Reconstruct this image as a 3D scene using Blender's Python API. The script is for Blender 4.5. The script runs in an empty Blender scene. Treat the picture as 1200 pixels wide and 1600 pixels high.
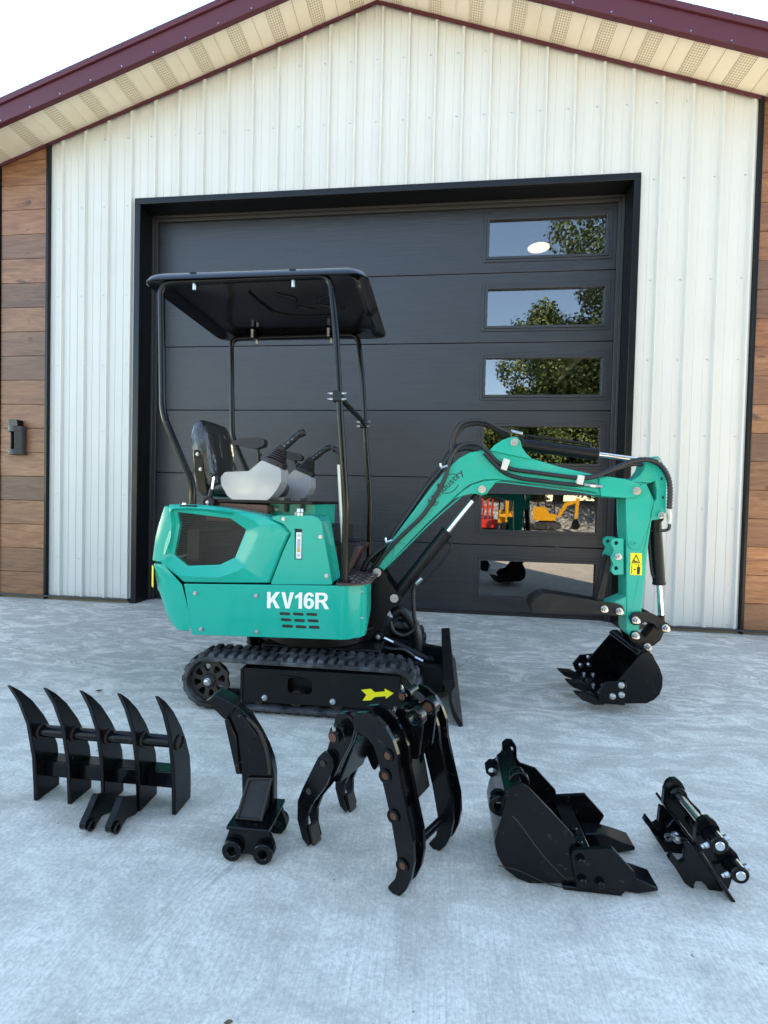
import bpy, bmesh, math, random
from mathutils import Vector, Matrix
from mathutils.geometry import tessellate_polygon
random.seed(7)
R = math.radians
PI = math.pi
scene = bpy.context.scene
COL = scene.collection

# ------------------------------------------------------------------ camera
cam_d = bpy.data.cameras.new('camera')
cam = bpy.data.objects.new('camera', cam_d)
COL.objects.link(cam)
scene.camera = cam
cam_d.sensor_fit = 'VERTICAL'
cam_d.sensor_height = 36.0
cam_d.lens = 740.0 / 1600.0 * 36.0
cam_d.clip_start = 0.05
cam_d.clip_end = 2000
cr = Vector((0.99344, 0.11197, 0.02338)); cd = Vector((0.02577, -0.01993, -0.99947)); cf = Vector((-0.11144, 0.99351, -0.02269))
mw = Matrix.Identity(4)
for i in range(3):
    mw[i][0] = cr[i]; mw[i][1] = -cd[i]; mw[i][2] = -cf[i]
mw[2][3] = 1.15
cam.matrix_world = mw

# ------------------------------------------------------------------ sky, sun, exposure
SUN_EL, SUN_AZ = R(36), R(27)          # the sun stands behind the building
world = bpy.data.worlds.new('World')
scene.world = world
world.use_nodes = True
nt = world.node_tree
bg = nt.nodes['Background']
sky = nt.nodes.new('ShaderNodeTexSky')
sky.sky_type = 'NISHITA'
sky.sun_disc = False
sky.sun_elevation = SUN_EL
sky.sun_rotation = SUN_AZ
sky.air_density = 1.0
sky.dust_density = 0.0
sky.ozone_density = 0.7
nt.links.new(sky.outputs[0], bg.inputs[0])
bg.inputs[1].default_value = 0.15
sd = bpy.data.lights.new('sun', 'SUN')
sd.energy = 4.6
sd.angle = R(0.53)
sd.color = (1.0, 0.90, 0.74)
sun = bpy.data.objects.new('sun', sd)
COL.objects.link(sun)
sdir = Vector((math.sin(SUN_AZ) * math.cos(SUN_EL), math.cos(SUN_AZ) * math.cos(SUN_EL), math.sin(SUN_EL)))
sun.rotation_euler = (-sdir).to_track_quat('-Z', 'Y').to_euler()
sun.location = (0, 20, 30)
vs = scene.view_settings
vs.view_transform = 'Standard'
vs.look = 'None'
vs.gamma = 1.0
vs.use_curve_mapping = False
vs.exposure = 2.48
vs.use_white_balance = True          # the phone balanced the picture for open shade
vs.white_balance_temperature = 7250
vs.white_balance_tint = 8
scene.render.engine = 'CYCLES'
scene.cycles.max_bounces = 8
scene.cycles.diffuse_bounces = 4
scene.cycles.glossy_bounces = 4
scene.cycles.transparent_max_bounces = 10
scene.cycles.caustics_reflective = False
scene.cycles.caustics_refractive = False

# ------------------------------------------------------------------ materials
def mat(name, col, rough=0.5, metal=0.0, coat=0.0, spec=0.5, coat_rough=0.05):
    m = bpy.data.materials.new(name)
    m.use_nodes = True
    b = m.node_tree.nodes['Principled BSDF']
    b.inputs['Base Color'].default_value = (*col, 1)
    b.inputs['Roughness'].default_value = rough
    b.inputs['Metallic'].default_value = metal
    b.inputs['Coat Weight'].default_value = coat
    b.inputs['Coat Roughness'].default_value = coat_rough
    b.inputs['Specular IOR Level'].default_value = spec
    m['b'] = 1
    return m
def bsdf(m): return m.node_tree.nodes['Principled BSDF']
def N(m, t, **kw):
    n = m.node_tree.nodes.new(t)
    for k, v in kw.items(): setattr(n, k, v)
    return n
def L(m, a, b): m.node_tree.links.new(a, b)
def noise(m, scale, detail=4, rough=0.55, vec=None, dist=0.0):
    n = N(m, 'ShaderNodeTexNoise')
    n.inputs['Scale'].default_value = scale
    n.inputs['Detail'].default_value = detail
    n.inputs['Roughness'].default_value = rough
    n.inputs['Distortion'].default_value = dist
    if vec is not None: L(m, vec, n.inputs['Vector'])
    return n
def coords(m, scale=(1, 1, 1), obj=True, rand=0.0):
    t = N(m, 'ShaderNodeTexCoord')
    mp = N(m, 'ShaderNodeMapping')
    mp.inputs['Scale'].default_value = scale
    src = t.outputs['Object']
    if not obj:
        g = N(m, 'ShaderNodeNewGeometry'); src = g.outputs['Position']
    L(m, src, mp.inputs['Vector'])
    if rand:
        oi = N(m, 'ShaderNodeObjectInfo')
        mu = N(m, 'ShaderNodeVectorMath', operation='SCALE')
        cb = N(m, 'ShaderNodeCombineXYZ')
        for i in range(3): L(m, oi.outputs['Random'], cb.inputs[i])
        L(m, cb.outputs[0], mu.inputs[0]); mu.inputs['Scale'].default_value = rand
        ad = N(m, 'ShaderNodeVectorMath', operation='ADD')
        L(m, mp.outputs[0], ad.inputs[0]); L(m, mu.outputs[0], ad.inputs[1])
        return ad.outputs[0]
    return mp.outputs[0]
def ramp(m, fac, stops):
    r = N(m, 'ShaderNodeValToRGB')
    el = r.color_ramp.elements
    while len(el) < len(stops): el.new(0.5)
    for e, (p, c) in zip(el, stops):
        e.position = p
        e.color = (*c, 1) if len(c) == 3 else c
    L(m, fac, r.inputs[0])
    return r.outputs[0]
def mixc(m, fac, a, b, mode='MIX'):
    x = N(m, 'ShaderNodeMix', data_type='RGBA', blend_type=mode)
    for s, v in ((0, fac), (6, a), (7, b)):
        if hasattr(v, 'is_linked') or hasattr(v, 'links'): L(m, v, x.inputs[s])
        elif s == 0: x.inputs[0].default_value = v
        else: x.inputs[s].default_value = (*v, 1)
    return x.outputs[2]
def bump(m, h, strength=0.2, dist=0.01, prev=None):
    b = N(m, 'ShaderNodeBump')
    b.inputs['Strength'].default_value = strength
    b.inputs['Distance'].default_value = dist
    L(m, h, b.inputs['Height'])
    if prev is not None: L(m, prev, b.inputs['Normal'])
    return b.outputs[0]
def rough_from(m, fac, lo, hi):
    mr = N(m, 'ShaderNodeMapRange')
    mr.inputs['To Min'].default_value = lo; mr.inputs['To Max'].default_value = hi
    L(m, fac, mr.inputs['Value']); L(m, mr.outputs[0], bsdf(m).inputs['Roughness'])

def paint(name, col, rough, coat=0.4, dust=0.12, dustcol=(0.22, 0.21, 0.2), orange=0.03, scratch=0.0, spec=0.3):
    m = mat(name, col, rough, coat=coat)
    v = coords(m, obj=False)
    n = noise(m, 9, 6, 0.65, v)
    n2 = noise(m, 60, 5, 0.6, v)
    f = ramp(m, n.outputs[0], [(0.42, (0, 0, 0)), (0.78, (dust,) * 3)])
    c = mixc(m, f, col, dustcol)
    if scratch:
        n3 = noise(m, 34, 3, 0.5, v, 1.2)
        g = ramp(m, n3.outputs[0], [(0.66, (0, 0, 0)), (0.74, (scratch,) * 3)])
        c = mixc(m, g, c, (0.12, 0.075, 0.045))
    bsdf(m).inputs['Specular IOR Level'].default_value = spec
    L(m, c, bsdf(m).inputs['Base Color'])
    rough_from(m, n.outputs[0], rough * 0.7, min(1, rough * 1.6))
    n4 = noise(m, 240, 2, 0.5, v)
    L(m, bump(m, n4.outputs[0], orange, 0.002, bump(m, n.outputs[0], 0.05, 0.01)), bsdf(m).inputs['Normal'])
    return m

M = {}
M['green'] = paint('teal_paint', (0.0, 0.37, 0.275), 0.12, 0.10, 0.05, (0.12, 0.36, 0.30), 0.05, 0.0, 0.28)
M['green2'] = paint('teal_paint_dusty', (0.0, 0.37, 0.265), 0.28, 0.02, 0.18, (0.22, 0.34, 0.28), 0.05)
M['black'] = paint('black_gloss_paint', (0.0025, 0.0028, 0.0034), 0.15, 0.06, 0.10, (0.03, 0.028, 0.026), 0.16, 0.30, 0.22)
M['blacksat'] = paint('black_satin_paint', (0.0035, 0.0035, 0.004), 0.36, 0.05, 0.10, (0.03, 0.028, 0.026), 0.05, 0.05, 0.25)
M['blackdusty'] = paint('black_dusty_paint', (0.010, 0.0095, 0.009), 0.5, 0.0, 0.55, (0.045, 0.04, 0.036), 0.05, 0.15)
M['canopy'] = mat('black_canopy_plastic', (0.004, 0.004, 0.005), 0.16, coat=0.5, spec=0.5)
M['inside'] = mat('dark_inside', (0.006, 0.006, 0.007), 0.6)
M['grille'] = mat('mesh_steel', (0.045, 0.04, 0.035), 0.45, 0.3)
M['rubber'] = paint('track_rubber', (0.016, 0.016, 0.017), 0.62, 0.0, 0.9, (0.16, 0.16, 0.165), 0.2)
M['hose'] = mat('hose_rubber', (0.010, 0.010, 0.011), 0.42)
M['chrome'] = mat('chrome', (0.75, 0.76, 0.78), 0.12, 1.0)
M['zinc'] = mat('zinc', (0.50, 0.51, 0.52), 0.28, 1.0)
M['iron'] = paint('brown_iron', (0.028, 0.022, 0.019), 0.5, 0.0, 0.5, (0.06, 0.045, 0.035), 0.2)
M['rust'] = paint('rusty_pin', (0.075, 0.032, 0.018), 0.55, 0.0, 0.7, (0.16, 0.07, 0.035), 0.2)
M['tread'] = paint('brown_tread_plate', (0.075, 0.038, 0.036), 0.5, 0.0, 0.4, (0.11, 0.085, 0.08), 0.3)
M['redbrown'] = paint('red_brown_panel', (0.075, 0.020, 0.016), 0.25, 0.3, 0.2, (0.1, 0.05, 0.04), 0.02)
M['white'] = mat('white_vinyl', (0.82, 0.82, 0.82), 0.4)
M['yellow'] = mat('yellow_vinyl', (0.85, 0.72, 0.01), 0.4)
M['ink'] = mat('black_ink', (0.01, 0.012, 0.012), 0.45)
M['inkgreen'] = mat('dark_green_ink', (0.006, 0.035, 0.03), 0.4)
M['plastic'] = mat('black_plastic', (0.012, 0.012, 0.014), 0.4, spec=0.35)
M['vinyl'] = mat('seat_vinyl', (0.022, 0.019, 0.017), 0.45)
M['console'] = mat('grey_console', (0.36, 0.36, 0.38), 0.12, coat=0.6, spec=0.8)
M['nylon'] = mat('white_nylon', (0.62, 0.6, 0.52), 0.5)
M['amber'] = mat('amber_oil', (0.55, 0.3, 0.02), 0.2)
M['maroon'] = paint('maroon_trim', (0.080, 0.017, 0.027), 0.4, 0.0, 0.08, (0.12, 0.06, 0.06), 0.02)
M['blacktrim'] = paint('black_metal_trim', (0.0045, 0.005, 0.0065), 0.28, 0.08, 0.06, (0.03, 0.03, 0.03), 0.02, 0.0, 0.22)
M['bronzetrim'] = mat('bronze_trim', (0.028, 0.026, 0.027), 0.42)
M['sconce'] = mat('bronze_fixture', (0.035, 0.032, 0.031), 0.5)
M['tin'] = mat('roof_metal', (0.05, 0.035, 0.04), 0.5)
M['dirtwood'] = paint('treated_sill_board', (0.20, 0.16, 0.11), 0.8, 0, 0.6, (0.09, 0.07, 0.05), 0.2)
M['bark'] = mat('bark', (0.075, 0.055, 0.04), 0.9)
M['caryellow'] = mat('yellow_machine_paint', (0.72, 0.33, 0.01), 0.35, coat=0.3)
M['red'] = mat('red_machine_paint', (0.55, 0.02, 0.015), 0.4)
M['lamp'] = mat('lamp_glow', (1, 1, 1), 0.5)
_b = bsdf(M['lamp']); _b.inputs['Emission Color'].default_value = (1, 0.86, 0.52, 1); _b.inputs['Emission Strength'].default_value = 0.5

# clear film, glass
def clear(name, col, rough, glossy, ior=1.5):
    m = bpy.data.materials.new(name); m.use_nodes = True
    t = m.node_tree; t.nodes.clear()
    o = t.nodes.new('ShaderNodeOutputMaterial'); mx = t.nodes.new('ShaderNodeMixShader')
    a = t.nodes.new('ShaderNodeBsdfTransparent'); g = t.nodes.new('ShaderNodeBsdfGlossy')
    f = t.nodes.new('ShaderNodeFresnel'); f.inputs['IOR'].default_value = ior
    ad = t.nodes.new('ShaderNodeMath'); ad.operation = 'ADD'; ad.inputs[1].default_value = glossy; ad.use_clamp = True
    a.inputs[0].default_value = (*col, 1); g.inputs['Roughness'].default_value = rough
    t.links.new(f.outputs[0], ad.inputs[0]); t.links.new(ad.outputs[0], mx.inputs[0])
    t.links.new(a.outputs[0], mx.inputs[1]); t.links.new(g.outputs[0], mx.inputs[2]); t.links.new(mx.outputs[0], o.inputs[0])
    return m, g
M['glass'], _g = clear('door_glass', (0.72, 0.74, 0.76), 0.0, 0.085)
M['film'], _gf = clear('clear_film', (0.97, 0.97, 0.98), 0.08, 0.025)
_m = M['film']; _n = noise(_m, 11, 3, 0.5, coords(_m, (1, 1, 0.35), obj=False), 1.5); L(_m, bump(_m, _n.outputs[0], 0.6, 0.04), _gf.inputs['Normal'])

def make_concrete():
    m = mat('broomed_concrete', (0.5, 0.48, 0.45), 0.8)
    v = coords(m, obj=False)
    big = noise(m, 0.8, 12, 0.62, v)
    mid = noise(m, 4.5, 12, 0.72, v, 0.5)
    grain = noise(m, 85, 8, 0.8, v)
    pits = noise(m, 330, 3, 0.7, v)
    broom = noise(m, 1.0, 8, 0.75, coords(m, (170, 3.0, 1), obj=False))
    c = ramp(m, big.outputs[0], [(0.34, (0.50, 0.475, 0.435)), (0.62, (0.76, 0.72, 0.665))])
    c = mixc(m, 0.60, c, ramp(m, mid.outputs[0], [(0.32, (0.30, 0.285, 0.265)), (0.44, (0.60, 0.57, 0.525)), (0.56, (0.80, 0.76, 0.705)), (0.68, (0.93, 0.89, 0.83))]))
    # cloudy trowel swirls and scuffs, strongest towards the building
    sw = noise(m, 2.6, 14, 0.78, coords(m, (1, 2.4, 1), obj=False), 1.8)
    g = N(m, 'ShaderNodeNewGeometry'); sp = N(m, 'ShaderNodeSeparateXYZ'); L(m, g.outputs['Position'], sp.inputs[0])
    mr = N(m, 'ShaderNodeMapRange'); mr.inputs['From Min'].default_value = 1.1; mr.inputs['From Max'].default_value = 3.0
    mr.inputs['To Min'].default_value = 0.22; mr.inputs['To Max'].default_value = 1; L(m, sp.outputs[1], mr.inputs['Value'])
    mu = N(m, 'ShaderNodeMath', operation='MULTIPLY')
    L(m, ramp(m, sw.outputs[0], [(0.44, (0, 0, 0)), (0.55, (0.95,) * 3), (0.64, (0.1,) * 3)]), mu.inputs[0]); L(m, mr.outputs[0], mu.inputs[1])
    c = mixc(m, mu.outputs[0], c, (0.33, 0.315, 0.295))
    # fine grain, broom lines, pits
    c = mixc(m, ramp(m, grain.outputs[0], [(0.38, (0.58,) * 3), (0.52, (0, 0, 0))]), c, (0.36, 0.34, 0.315))
    c = mixc(m, ramp(m, grain.outputs[0], [(0.52, (0, 0, 0)), (0.70, (0.5,) * 3)]), c, (0.90, 0.87, 0.82))
    c = mixc(m, ramp(m, broom.outputs[0], [(0.48, (0, 0, 0)), (0.66, (0.45,) * 3)]), c, (0.36, 0.345, 0.32))
    spots = noise(m, 30, 3, 0.5, v)
    c = mixc(m, ramp(m, spots.outputs[0], [(0.735, (0, 0, 0)), (0.765, (0.75,) * 3)]), c, (0.13, 0.11, 0.085))
    # one band of long dark drag marks at the left
    ad = N(m, 'ShaderNodeMath', operation='MULTIPLY_ADD'); L(m, sp.outputs[1], ad.inputs[0]); ad.inputs[1].default_value = -0.42; L(m, sp.outputs[0], ad.inputs[2])
    sb = N(m, 'ShaderNodeMath', operation='ADD'); L(m, ad.outputs[0], sb.inputs[0]); sb.inputs[1].default_value = 1.22
    ab = N(m, 'ShaderNodeMath', operation='ABSOLUTE'); L(m, sb.outputs[0], ab.inputs[0])
    band = ramp(m, ab.outputs[0], [(0.0, (0.8,) * 3), (0.10, (0, 0, 0))])
    cbv = N(m, 'ShaderNodeCombineXYZ'); L(m, sb.outputs[0], cbv.inputs[0]); L(m, sp.outputs[1], cbv.inputs[1])
    mp2 = N(m, 'ShaderNodeMapping'); mp2.inputs['Scale'].default_value = (60, 2.2, 1); L(m, cbv.outputs[0], mp2.inputs['Vector'])
    dn = noise(m, 1.0, 6, 0.7, mp2.outputs[0], 0.6)
    mu3 = N(m, 'ShaderNodeMath', operation='MULTIPLY'); L(m, band, mu3.inputs[0]); L(m, ramp(m, dn.outputs[0], [(0.50, (0, 0, 0)), (0.60, (1, 1, 1))]), mu3.inputs[1])
    cn_ = noise(m, 2.3, 4, 0.6, v)
    mu4 = N(m, 'ShaderNodeMath', operation='MULTIPLY'); L(m, mu3.outputs[0], mu4.inputs[0]); L(m, ramp(m, cn_.outputs[0], [(0.48, (0, 0, 0)), (0.62, (0.8,) * 3)]), mu4.inputs[1])
    c = mixc(m, mu4.outputs[0], c, (0.19, 0.175, 0.15))
    c = mixc(m, 1.0, c, (1.04, 0.975, 0.885), 'MULTIPLY')
    L(m, c, bsdf(m).inputs['Base Color'])
    L(m, bump(m, pits.outputs[0], 0.25, 0.003, bump(m, broom.outputs[0], 0.25, 0.003)), bsdf(m).inputs['Normal'])
    rough_from(m, mid.outputs[0], 0.6, 0.9)
    return m
M['concrete'] = make_concrete()
def make_gravel():
    m = mat('gravel', (0.35, 0.34, 0.32), 0.9)
    v = coords(m, obj=False)
    vo = N(m, 'ShaderNodeTexVoronoi'); vo.inputs['Scale'].default_value = 9; L(m, v, vo.inputs['Vector'])
    sp = N(m, 'ShaderNodeSeparateColor'); L(m, vo.outputs['Color'], sp.inputs[0])
    c = ramp(m, sp.outputs[0], [(0, (0.14, 0.13, 0.12)), (0.5, (0.36, 0.34, 0.31)), (1, (0.62, 0.6, 0.56))])
    L(m, c, bsdf(m).inputs['Base Color'])
    L(m, bump(m, vo.outputs['Distance'], 1.0, 0.08), bsdf(m).inputs['Normal'])
    return m
M['gravel'] = make_gravel()
def make_grass():
    m = mat('grass', (0.07, 0.11, 0.03), 0.9)
    n = noise(m, 3, 8, 0.7, coords(m, obj=False))
    L(m, ramp(m, n.outputs[0], [(0.3, (0.05, 0.07, 0.02)), (0.7, (0.16, 0.17, 0.06))]), bsdf(m).inputs['Base Color'])
    return m
M['grass'] = make_grass()
def make_leaf(name, a, b):
    m = mat(name, a, 0.55)
    oi = N(m, 'ShaderNodeNewGeometry')
    L(m, ramp(m, oi.outputs['Random Per Island'], [(0, a), (1, b)]), bsdf(m).inputs['Base Color'])
    bsdf(m).inputs['Subsurface Weight'].default_value = 0.0
    return m
M['leaf'] = make_leaf('leaves', (0.045, 0.08, 0.018), (0.16, 0.19, 0.05))
M['dryleaf'] = mat('dry_leaf', (0.16, 0.09, 0.045), 0.8)
def make_siding():
    m = mat('cream_white_steel', (0.76, 0.755, 0.735), 0.42)
    n = noise(m, 260, 2, 0.5, coords(m, obj=False))
    n2 = noise(m, 1.5, 4, 0.5, coords(m, obj=False))
    L(m, ramp(m, n2.outputs[0], [(0.3, (0.545, 0.525, 0.49)), (0.7, (0.57, 0.55, 0.515))]), bsdf(m).inputs['Base Color'])
    L(m, bump(m, n.outputs[0], 0.10, 0.003), bsdf(m).inputs['Normal'])
    return m
M['siding'] = make_siding()
def make_soffit(vent):
    m = mat('soffit_vent' if vent else 'soffit', (0.70, 0.62, 0.50), 0.5)
    n = noise(m, 3, 4, 0.5, coords(m, obj=False))
    c = ramp(m, n.outputs[0], [(0.3, (0.78, 0.69, 0.55)), (0.7, (0.84, 0.755, 0.62))])
    if vent:
        t = N(m, 'ShaderNodeTexCoord'); mp = N(m, 'ShaderNodeMapping'); mp.inputs['Rotation'].default_value = (0, 0, R(45)); mp.inputs['Scale'].default_value = (62, 62, 62)
        L(m, t.outputs['Object'], mp.inputs['Vector'])
        ck = N(m, 'ShaderNodeTexChecker'); ck.inputs['Scale'].default_value = 1.0; L(m, mp.outputs[0], ck.inputs['Vector'])
        c = mixc(m, ck.outputs['Fac'], c, (0.50, 0.42, 0.30))
        L(m, bump(m, ck.outputs['Fac'], 0.5, 0.004), bsdf(m).inputs['Normal'])
    L(m, c, bsdf(m).inputs['Base Color'])
    return m
M['soffit'] = make_soffit(False); M['soffitv'] = make_soffit(True)
def make_wood():
    m = mat('stained_plank', (0.2, 0.1, 0.05), 0.5)
    v = coords(m, (1.3, 1, 11), obj=False, rand=37.0)
    w = noise(m, 1.6, 7, 0.62, v, 1.6)
    gr = noise(m, 2.0, 4, 0.6, coords(m, (4, 1, 120), obj=False, rand=11.0))
    kn = noise(m, 1.0, 1, 0.4, coords(m, (6, 1, 9), obj=False, rand=91.0))
    c = ramp(m, w.outputs[0], [(0.28, (0.13, 0.05, 0.021)), (0.5, (0.29, 0.125, 0.055)), (0.72, (0.38, 0.20, 0.10))])
    oi = N(m, 'ShaderNodeObjectInfo')
    tint = ramp(m, oi.outputs['Random'], [(0, (0.42, 0.42, 0.46)), (0.35, (0.9, 0.86, 0.84)), (0.7, (0.62, 0.56, 0.54)), (1, (1.2, 1.05, 0.85))])
    c = mixc(m, 1.0, c, tint, 'MULTIPLY')
    c = mixc(m, ramp(m, gr.outputs[0], [(0.45, (0, 0, 0)), (0.7, (0.4,) * 3)]), c, (0.06, 0.028, 0.015))
    c = mixc(m, ramp(m, kn.outputs[0], [(0.71, (0, 0, 0)), (0.78, (0.75,) * 3)]), c, (0.05, 0.022, 0.012))
    L(m, c, bsdf(m).inputs['Base Color'])
    L(m, bump(m, gr.outputs[0], 0.25, 0.004), bsdf(m).inputs['Normal'])
    return m
M['wood'] = make_wood()
def make_door():
    m = mat('charcoal_door', (0.03, 0.031, 0.036), 0.42)
    v = coords(m, (2.2, 1, 42), obj=False)
    g = noise(m, 1.5, 7, 0.65, v, 0.8)
    L(m, ramp(m, g.outputs[0], [(0.3, (0.009, 0.0095, 0.0125)), (0.7, (0.022, 0.023, 0.028))]), bsdf(m).inputs['Base Color'])
    L(m, bump(m, g.outputs[0], 0.3, 0.006), bsdf(m).inputs['Normal'])
    rough_from(m, g.outputs[0], 0.3, 0.5)
    return m
M['door'] = make_door()

# ------------------------------------------------------------------ mesh helpers
class MB:
    def __init__(self): self.v = []; self.f = []
    def add(self, vs, fs):
        b = len(self.v)
        self.v += [tuple(x) for x in vs]
        self.f += [tuple(i + b for i in q) for q in fs]
        return self
    def box(self, x0, x1, y0, y1, z0, z1):
        return self.add([(x0, y0, z0), (x1, y0, z0), (x1, y1, z0), (x0, y1, z0), (x0, y0, z1), (x1, y0, z1), (x1, y1, z1), (x0, y1, z1)],
                        [(0, 3, 2, 1), (4, 5, 6, 7), (0, 1, 5, 4), (1, 2, 6, 5), (2, 3, 7, 6), (3, 0, 4, 7)])
    def prism(self, poly, a0, a1, axis='Y', holes=()):
        """poly in the plane across the axis, pushed out from a0 to a1; axis may be a mapping (a, b, t) -> point"""
        mp = axis if callable(axis) else {'Y': lambda a, b, t: (a, t, b), 'X': lambda a, b, t: (t, a, b), 'Z': lambda a, b, t: (a, b, t)}[axis]
        loops = [list(poly)] + [list(h) for h in holes]
        flat = [q for lp in loops for q in lp]
        tris = tessellate_polygon([[Vector((a, b, 0)) for a, b in lp] for lp in loops])
        n = len(flat)
        vs = [mp(a, b, a0) for a, b in flat] + [mp(a, b, a1) for a, b in flat]
        fs = [tuple(t) for t in tris] + [tuple(i + n for i in reversed(t)) for t in tris]
        o = 0
        for lp in loops:
            k = len(lp)
            for i in range(k):
                j = (i + 1) % k
                fs.append((o + i, o + j, n + o + j, n + o + i))
            o += k
        return self.add(vs, fs)
    def cyl(self, p0, p1, r0, r1=None, n=20, caps=True):
        p0 = Vector(p0); p1 = Vector(p1); r1 = r0 if r1 is None else r1
        d = (p1 - p0).normalized()
        a = d.orthogonal().normalized(); b = d.cross(a)
        vs = []
        for p, r in ((p0, r0), (p1, r1)):
            for i in range(n):
                t = 2 * PI * i / n
                vs.append(p + (a * math.cos(t) + b * math.sin(t)) * r)
        fs = [(i, (i + 1) % n, n + (i + 1) % n, n + i) for i in range(n)]
        if caps: fs += [tuple(range(n - 1, -1, -1)), tuple(range(n, 2 * n))]
        return self.add(vs, fs)
    def ring(self, p0, p1, ro, ri, n=20):
        p0 = Vector(p0); p1 = Vector(p1); d = (p1 - p0).normalized()
        a = d.orthogonal().normalized(); b = d.cross(a)
        vs = []
        for p, r in ((p0, ro), (p1, ro), (p1, ri), (p0, ri)):
            for i in range(n):
                t = 2 * PI * i / n
                vs.append(p + (a * math.cos(t) + b * math.sin(t)) * r)
        fs = []
        for k in range(4):
            for i in range(n):
                j = (i + 1) % n; k2 = (k + 1) % 4
                fs.append((k * n + i, k * n + j, k2 * n + j, k2 * n + i))
        return self.add(vs, fs)
    def tube(self, path, r, n=10, smooth=0, caps=True):
        pts = [Vector(q) for q in path]
        if smooth: pts = catmull(pts, smooth)
        m = len(pts)
        tang = [(pts[min(i + 1, m - 1)] - pts[max(i - 1, 0)]).normalized() for i in range(m)]
        a = tang[0].orthogonal().normalized()
        vs = []
        for i in range(m):
            a = (a - tang[i] * a.dot(tang[i])).normalized()
            b = tang[i].cross(a)
            rr = r(i / (m - 1)) if callable(r) else r
            for k in range(n):
                t = 2 * PI * k / n
                vs.append(pts[i] + (a * math.cos(t) + b * math.sin(t)) * rr)
        fs = [(i * n + k, i * n + (k + 1) % n, (i + 1) * n + (k + 1) % n, (i + 1) * n + k) for i in range(m - 1) for k in range(n)]
        if caps: fs += [tuple(range(n - 1, -1, -1)), tuple(range((m - 1) * n, m * n))]
        return self.add(vs, fs)
    def loft(self, loops, closed=True, cap0=False, cap1=False):
        n = len(loops[0]); vs = [q for lp in loops for q in lp]; fs = []
        for k in range(len(loops) - 1):
            for i in range(n if closed else n - 1):
                j = (i + 1) % n
                fs.append((k * n + i, k * n + j, (k + 1) * n + j, (k + 1) * n + i))
        if cap0: fs.append(tuple(range(n - 1, -1, -1)))
        if cap1: fs.append(tuple(range((len(loops) - 1) * n, len(loops) * n)))
        return self.add(vs, fs)
    def ball(self, c, r, sx=1, sy=1, sz=1, n=14):
        bm = bmesh.new(); bmesh.ops.create_uvsphere(bm, u_segments=n, v_segments=max(6, n // 2 + 1), radius=r)
        vs = [(c[0] + v.co.x * sx, c[1] + v.co.y * sy, c[2] + v.co.z * sz) for v in bm.verts]
        fs = [tuple(v.index for v in f.verts) for f in bm.faces]; bm.free()
        return self.add(vs, fs)
    def xform(self, mtx):
        self.v = [tuple(mtx @ Vector(q)) for q in self.v]; return self
def catmull(pts, k):
    out = []
    m = len(pts)
    for i in range(m - 1):
        p0 = pts[max(i - 1, 0)]; p1 = pts[i]; p2 = pts[i + 1]; p3 = pts[min(i + 2, m - 1)]
        for s in range(k):
            t = s / k
            out.append(0.5 * ((2 * p1) + (p2 - p0) * t + (2 * p0 - 5 * p1 + 4 * p2 - p3) * t * t + (3 * p1 - p0 - 3 * p2 + p3) * t ** 3))
    out.append(pts[-1])
    return out
def fillet(poly, r, n=5, skip=()):
    """round the corners of a closed 2-D polygon"""
    out = []
    m = len(poly)
    for i in range(m):
        p = Vector(poly[i]); a = Vector(poly[i - 1]) - p; b = Vector(poly[(i + 1) % m]) - p
        la, lb = a.length, b.length
        if i in skip or la < 1e-6 or lb < 1e-6: out.append(tuple(p)); continue
        ang = a.angle(b)
        if ang > PI * 0.97: out.append(tuple(p)); continue
        d = min(r / math.tan(ang / 2), la * 0.48, lb * 0.48)
        s = p + a / la * d; e = p + b / lb * d
        for k in range(n + 1):
            t = k / n
            out.append(tuple(s * (1 - t) ** 2 + p * 2 * t * (1 - t) + e * t * t))
    return out
def curve2(pts, k=6):
    return [(q.x, q.y) for q in catmull([Vector((a, b, 0)) for a, b in pts], k)]
def circ(c, r, n=20, a0=0, a1=360):
    full = abs(a1 - a0) >= 360
    return [(c[0] + r * math.cos(R(a0 + (a1 - a0) * i / (n if full else n - 1))), c[1] + r * math.sin(R(a0 + (a1 - a0) * i / (n if full else n - 1)))) for i in range(n)]

WT = {}
def to_mesh(name, mb, material, smooth=32):
    me = bpy.data.meshes.new(name)
    me.from_pydata(mb.v, [], mb.f)
    bm = bmesh.new(); bm.from_mesh(me)
    bmesh.ops.remove_doubles(bm, verts=bm.verts, dist=1e-5)
    bmesh.ops.recalc_face_normals(bm, faces=bm.faces)
    bm.to_mesh(me); bm.free()
    if smooth:
        me.polygons.foreach_set('use_smooth', [True] * len(me.polygons))
        me.set_sharp_from_angle(angle=R(smooth))
    me.materials.append(material)
    return me
def link(name, me, parent=None, loc=(0, 0, 0)):
    o = bpy.data.objects.new(name, me)
    COL.objects.link(o)
    w = Vector(loc)
    WT[o] = w
    if parent is not None:
        o.parent = parent; o.location = w - WT[parent]
    else: o.location = w
    return o
def part(name, mb, material, parent=None, bevel=0.0, smooth=32, seg=2, loc=(0, 0, 0), label=None):
    if isinstance(material, str): material = M[material]
    o = link(name, to_mesh(name, mb, material, smooth), parent, loc)
    if bevel:
        b = o.modifiers.new('bevel', 'BEVEL'); b.width = bevel; b.segments = seg; b.limit_method = 'ANGLE'; b.angle_limit = R(38); b.use_clamp_overlap = True
    if label: o['label'] = label
    return o
def thing(name, label, cat, loc=(0, 0, 0), group=None):
    o = bpy.data.objects.new(name, None); COL.objects.link(o)
    o.empty_display_size = 0.1
    o.location = loc; WT[o] = Vector(loc)
    o['label'] = label; o['category'] = cat
    if group: o['group'] = group
    return o
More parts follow.
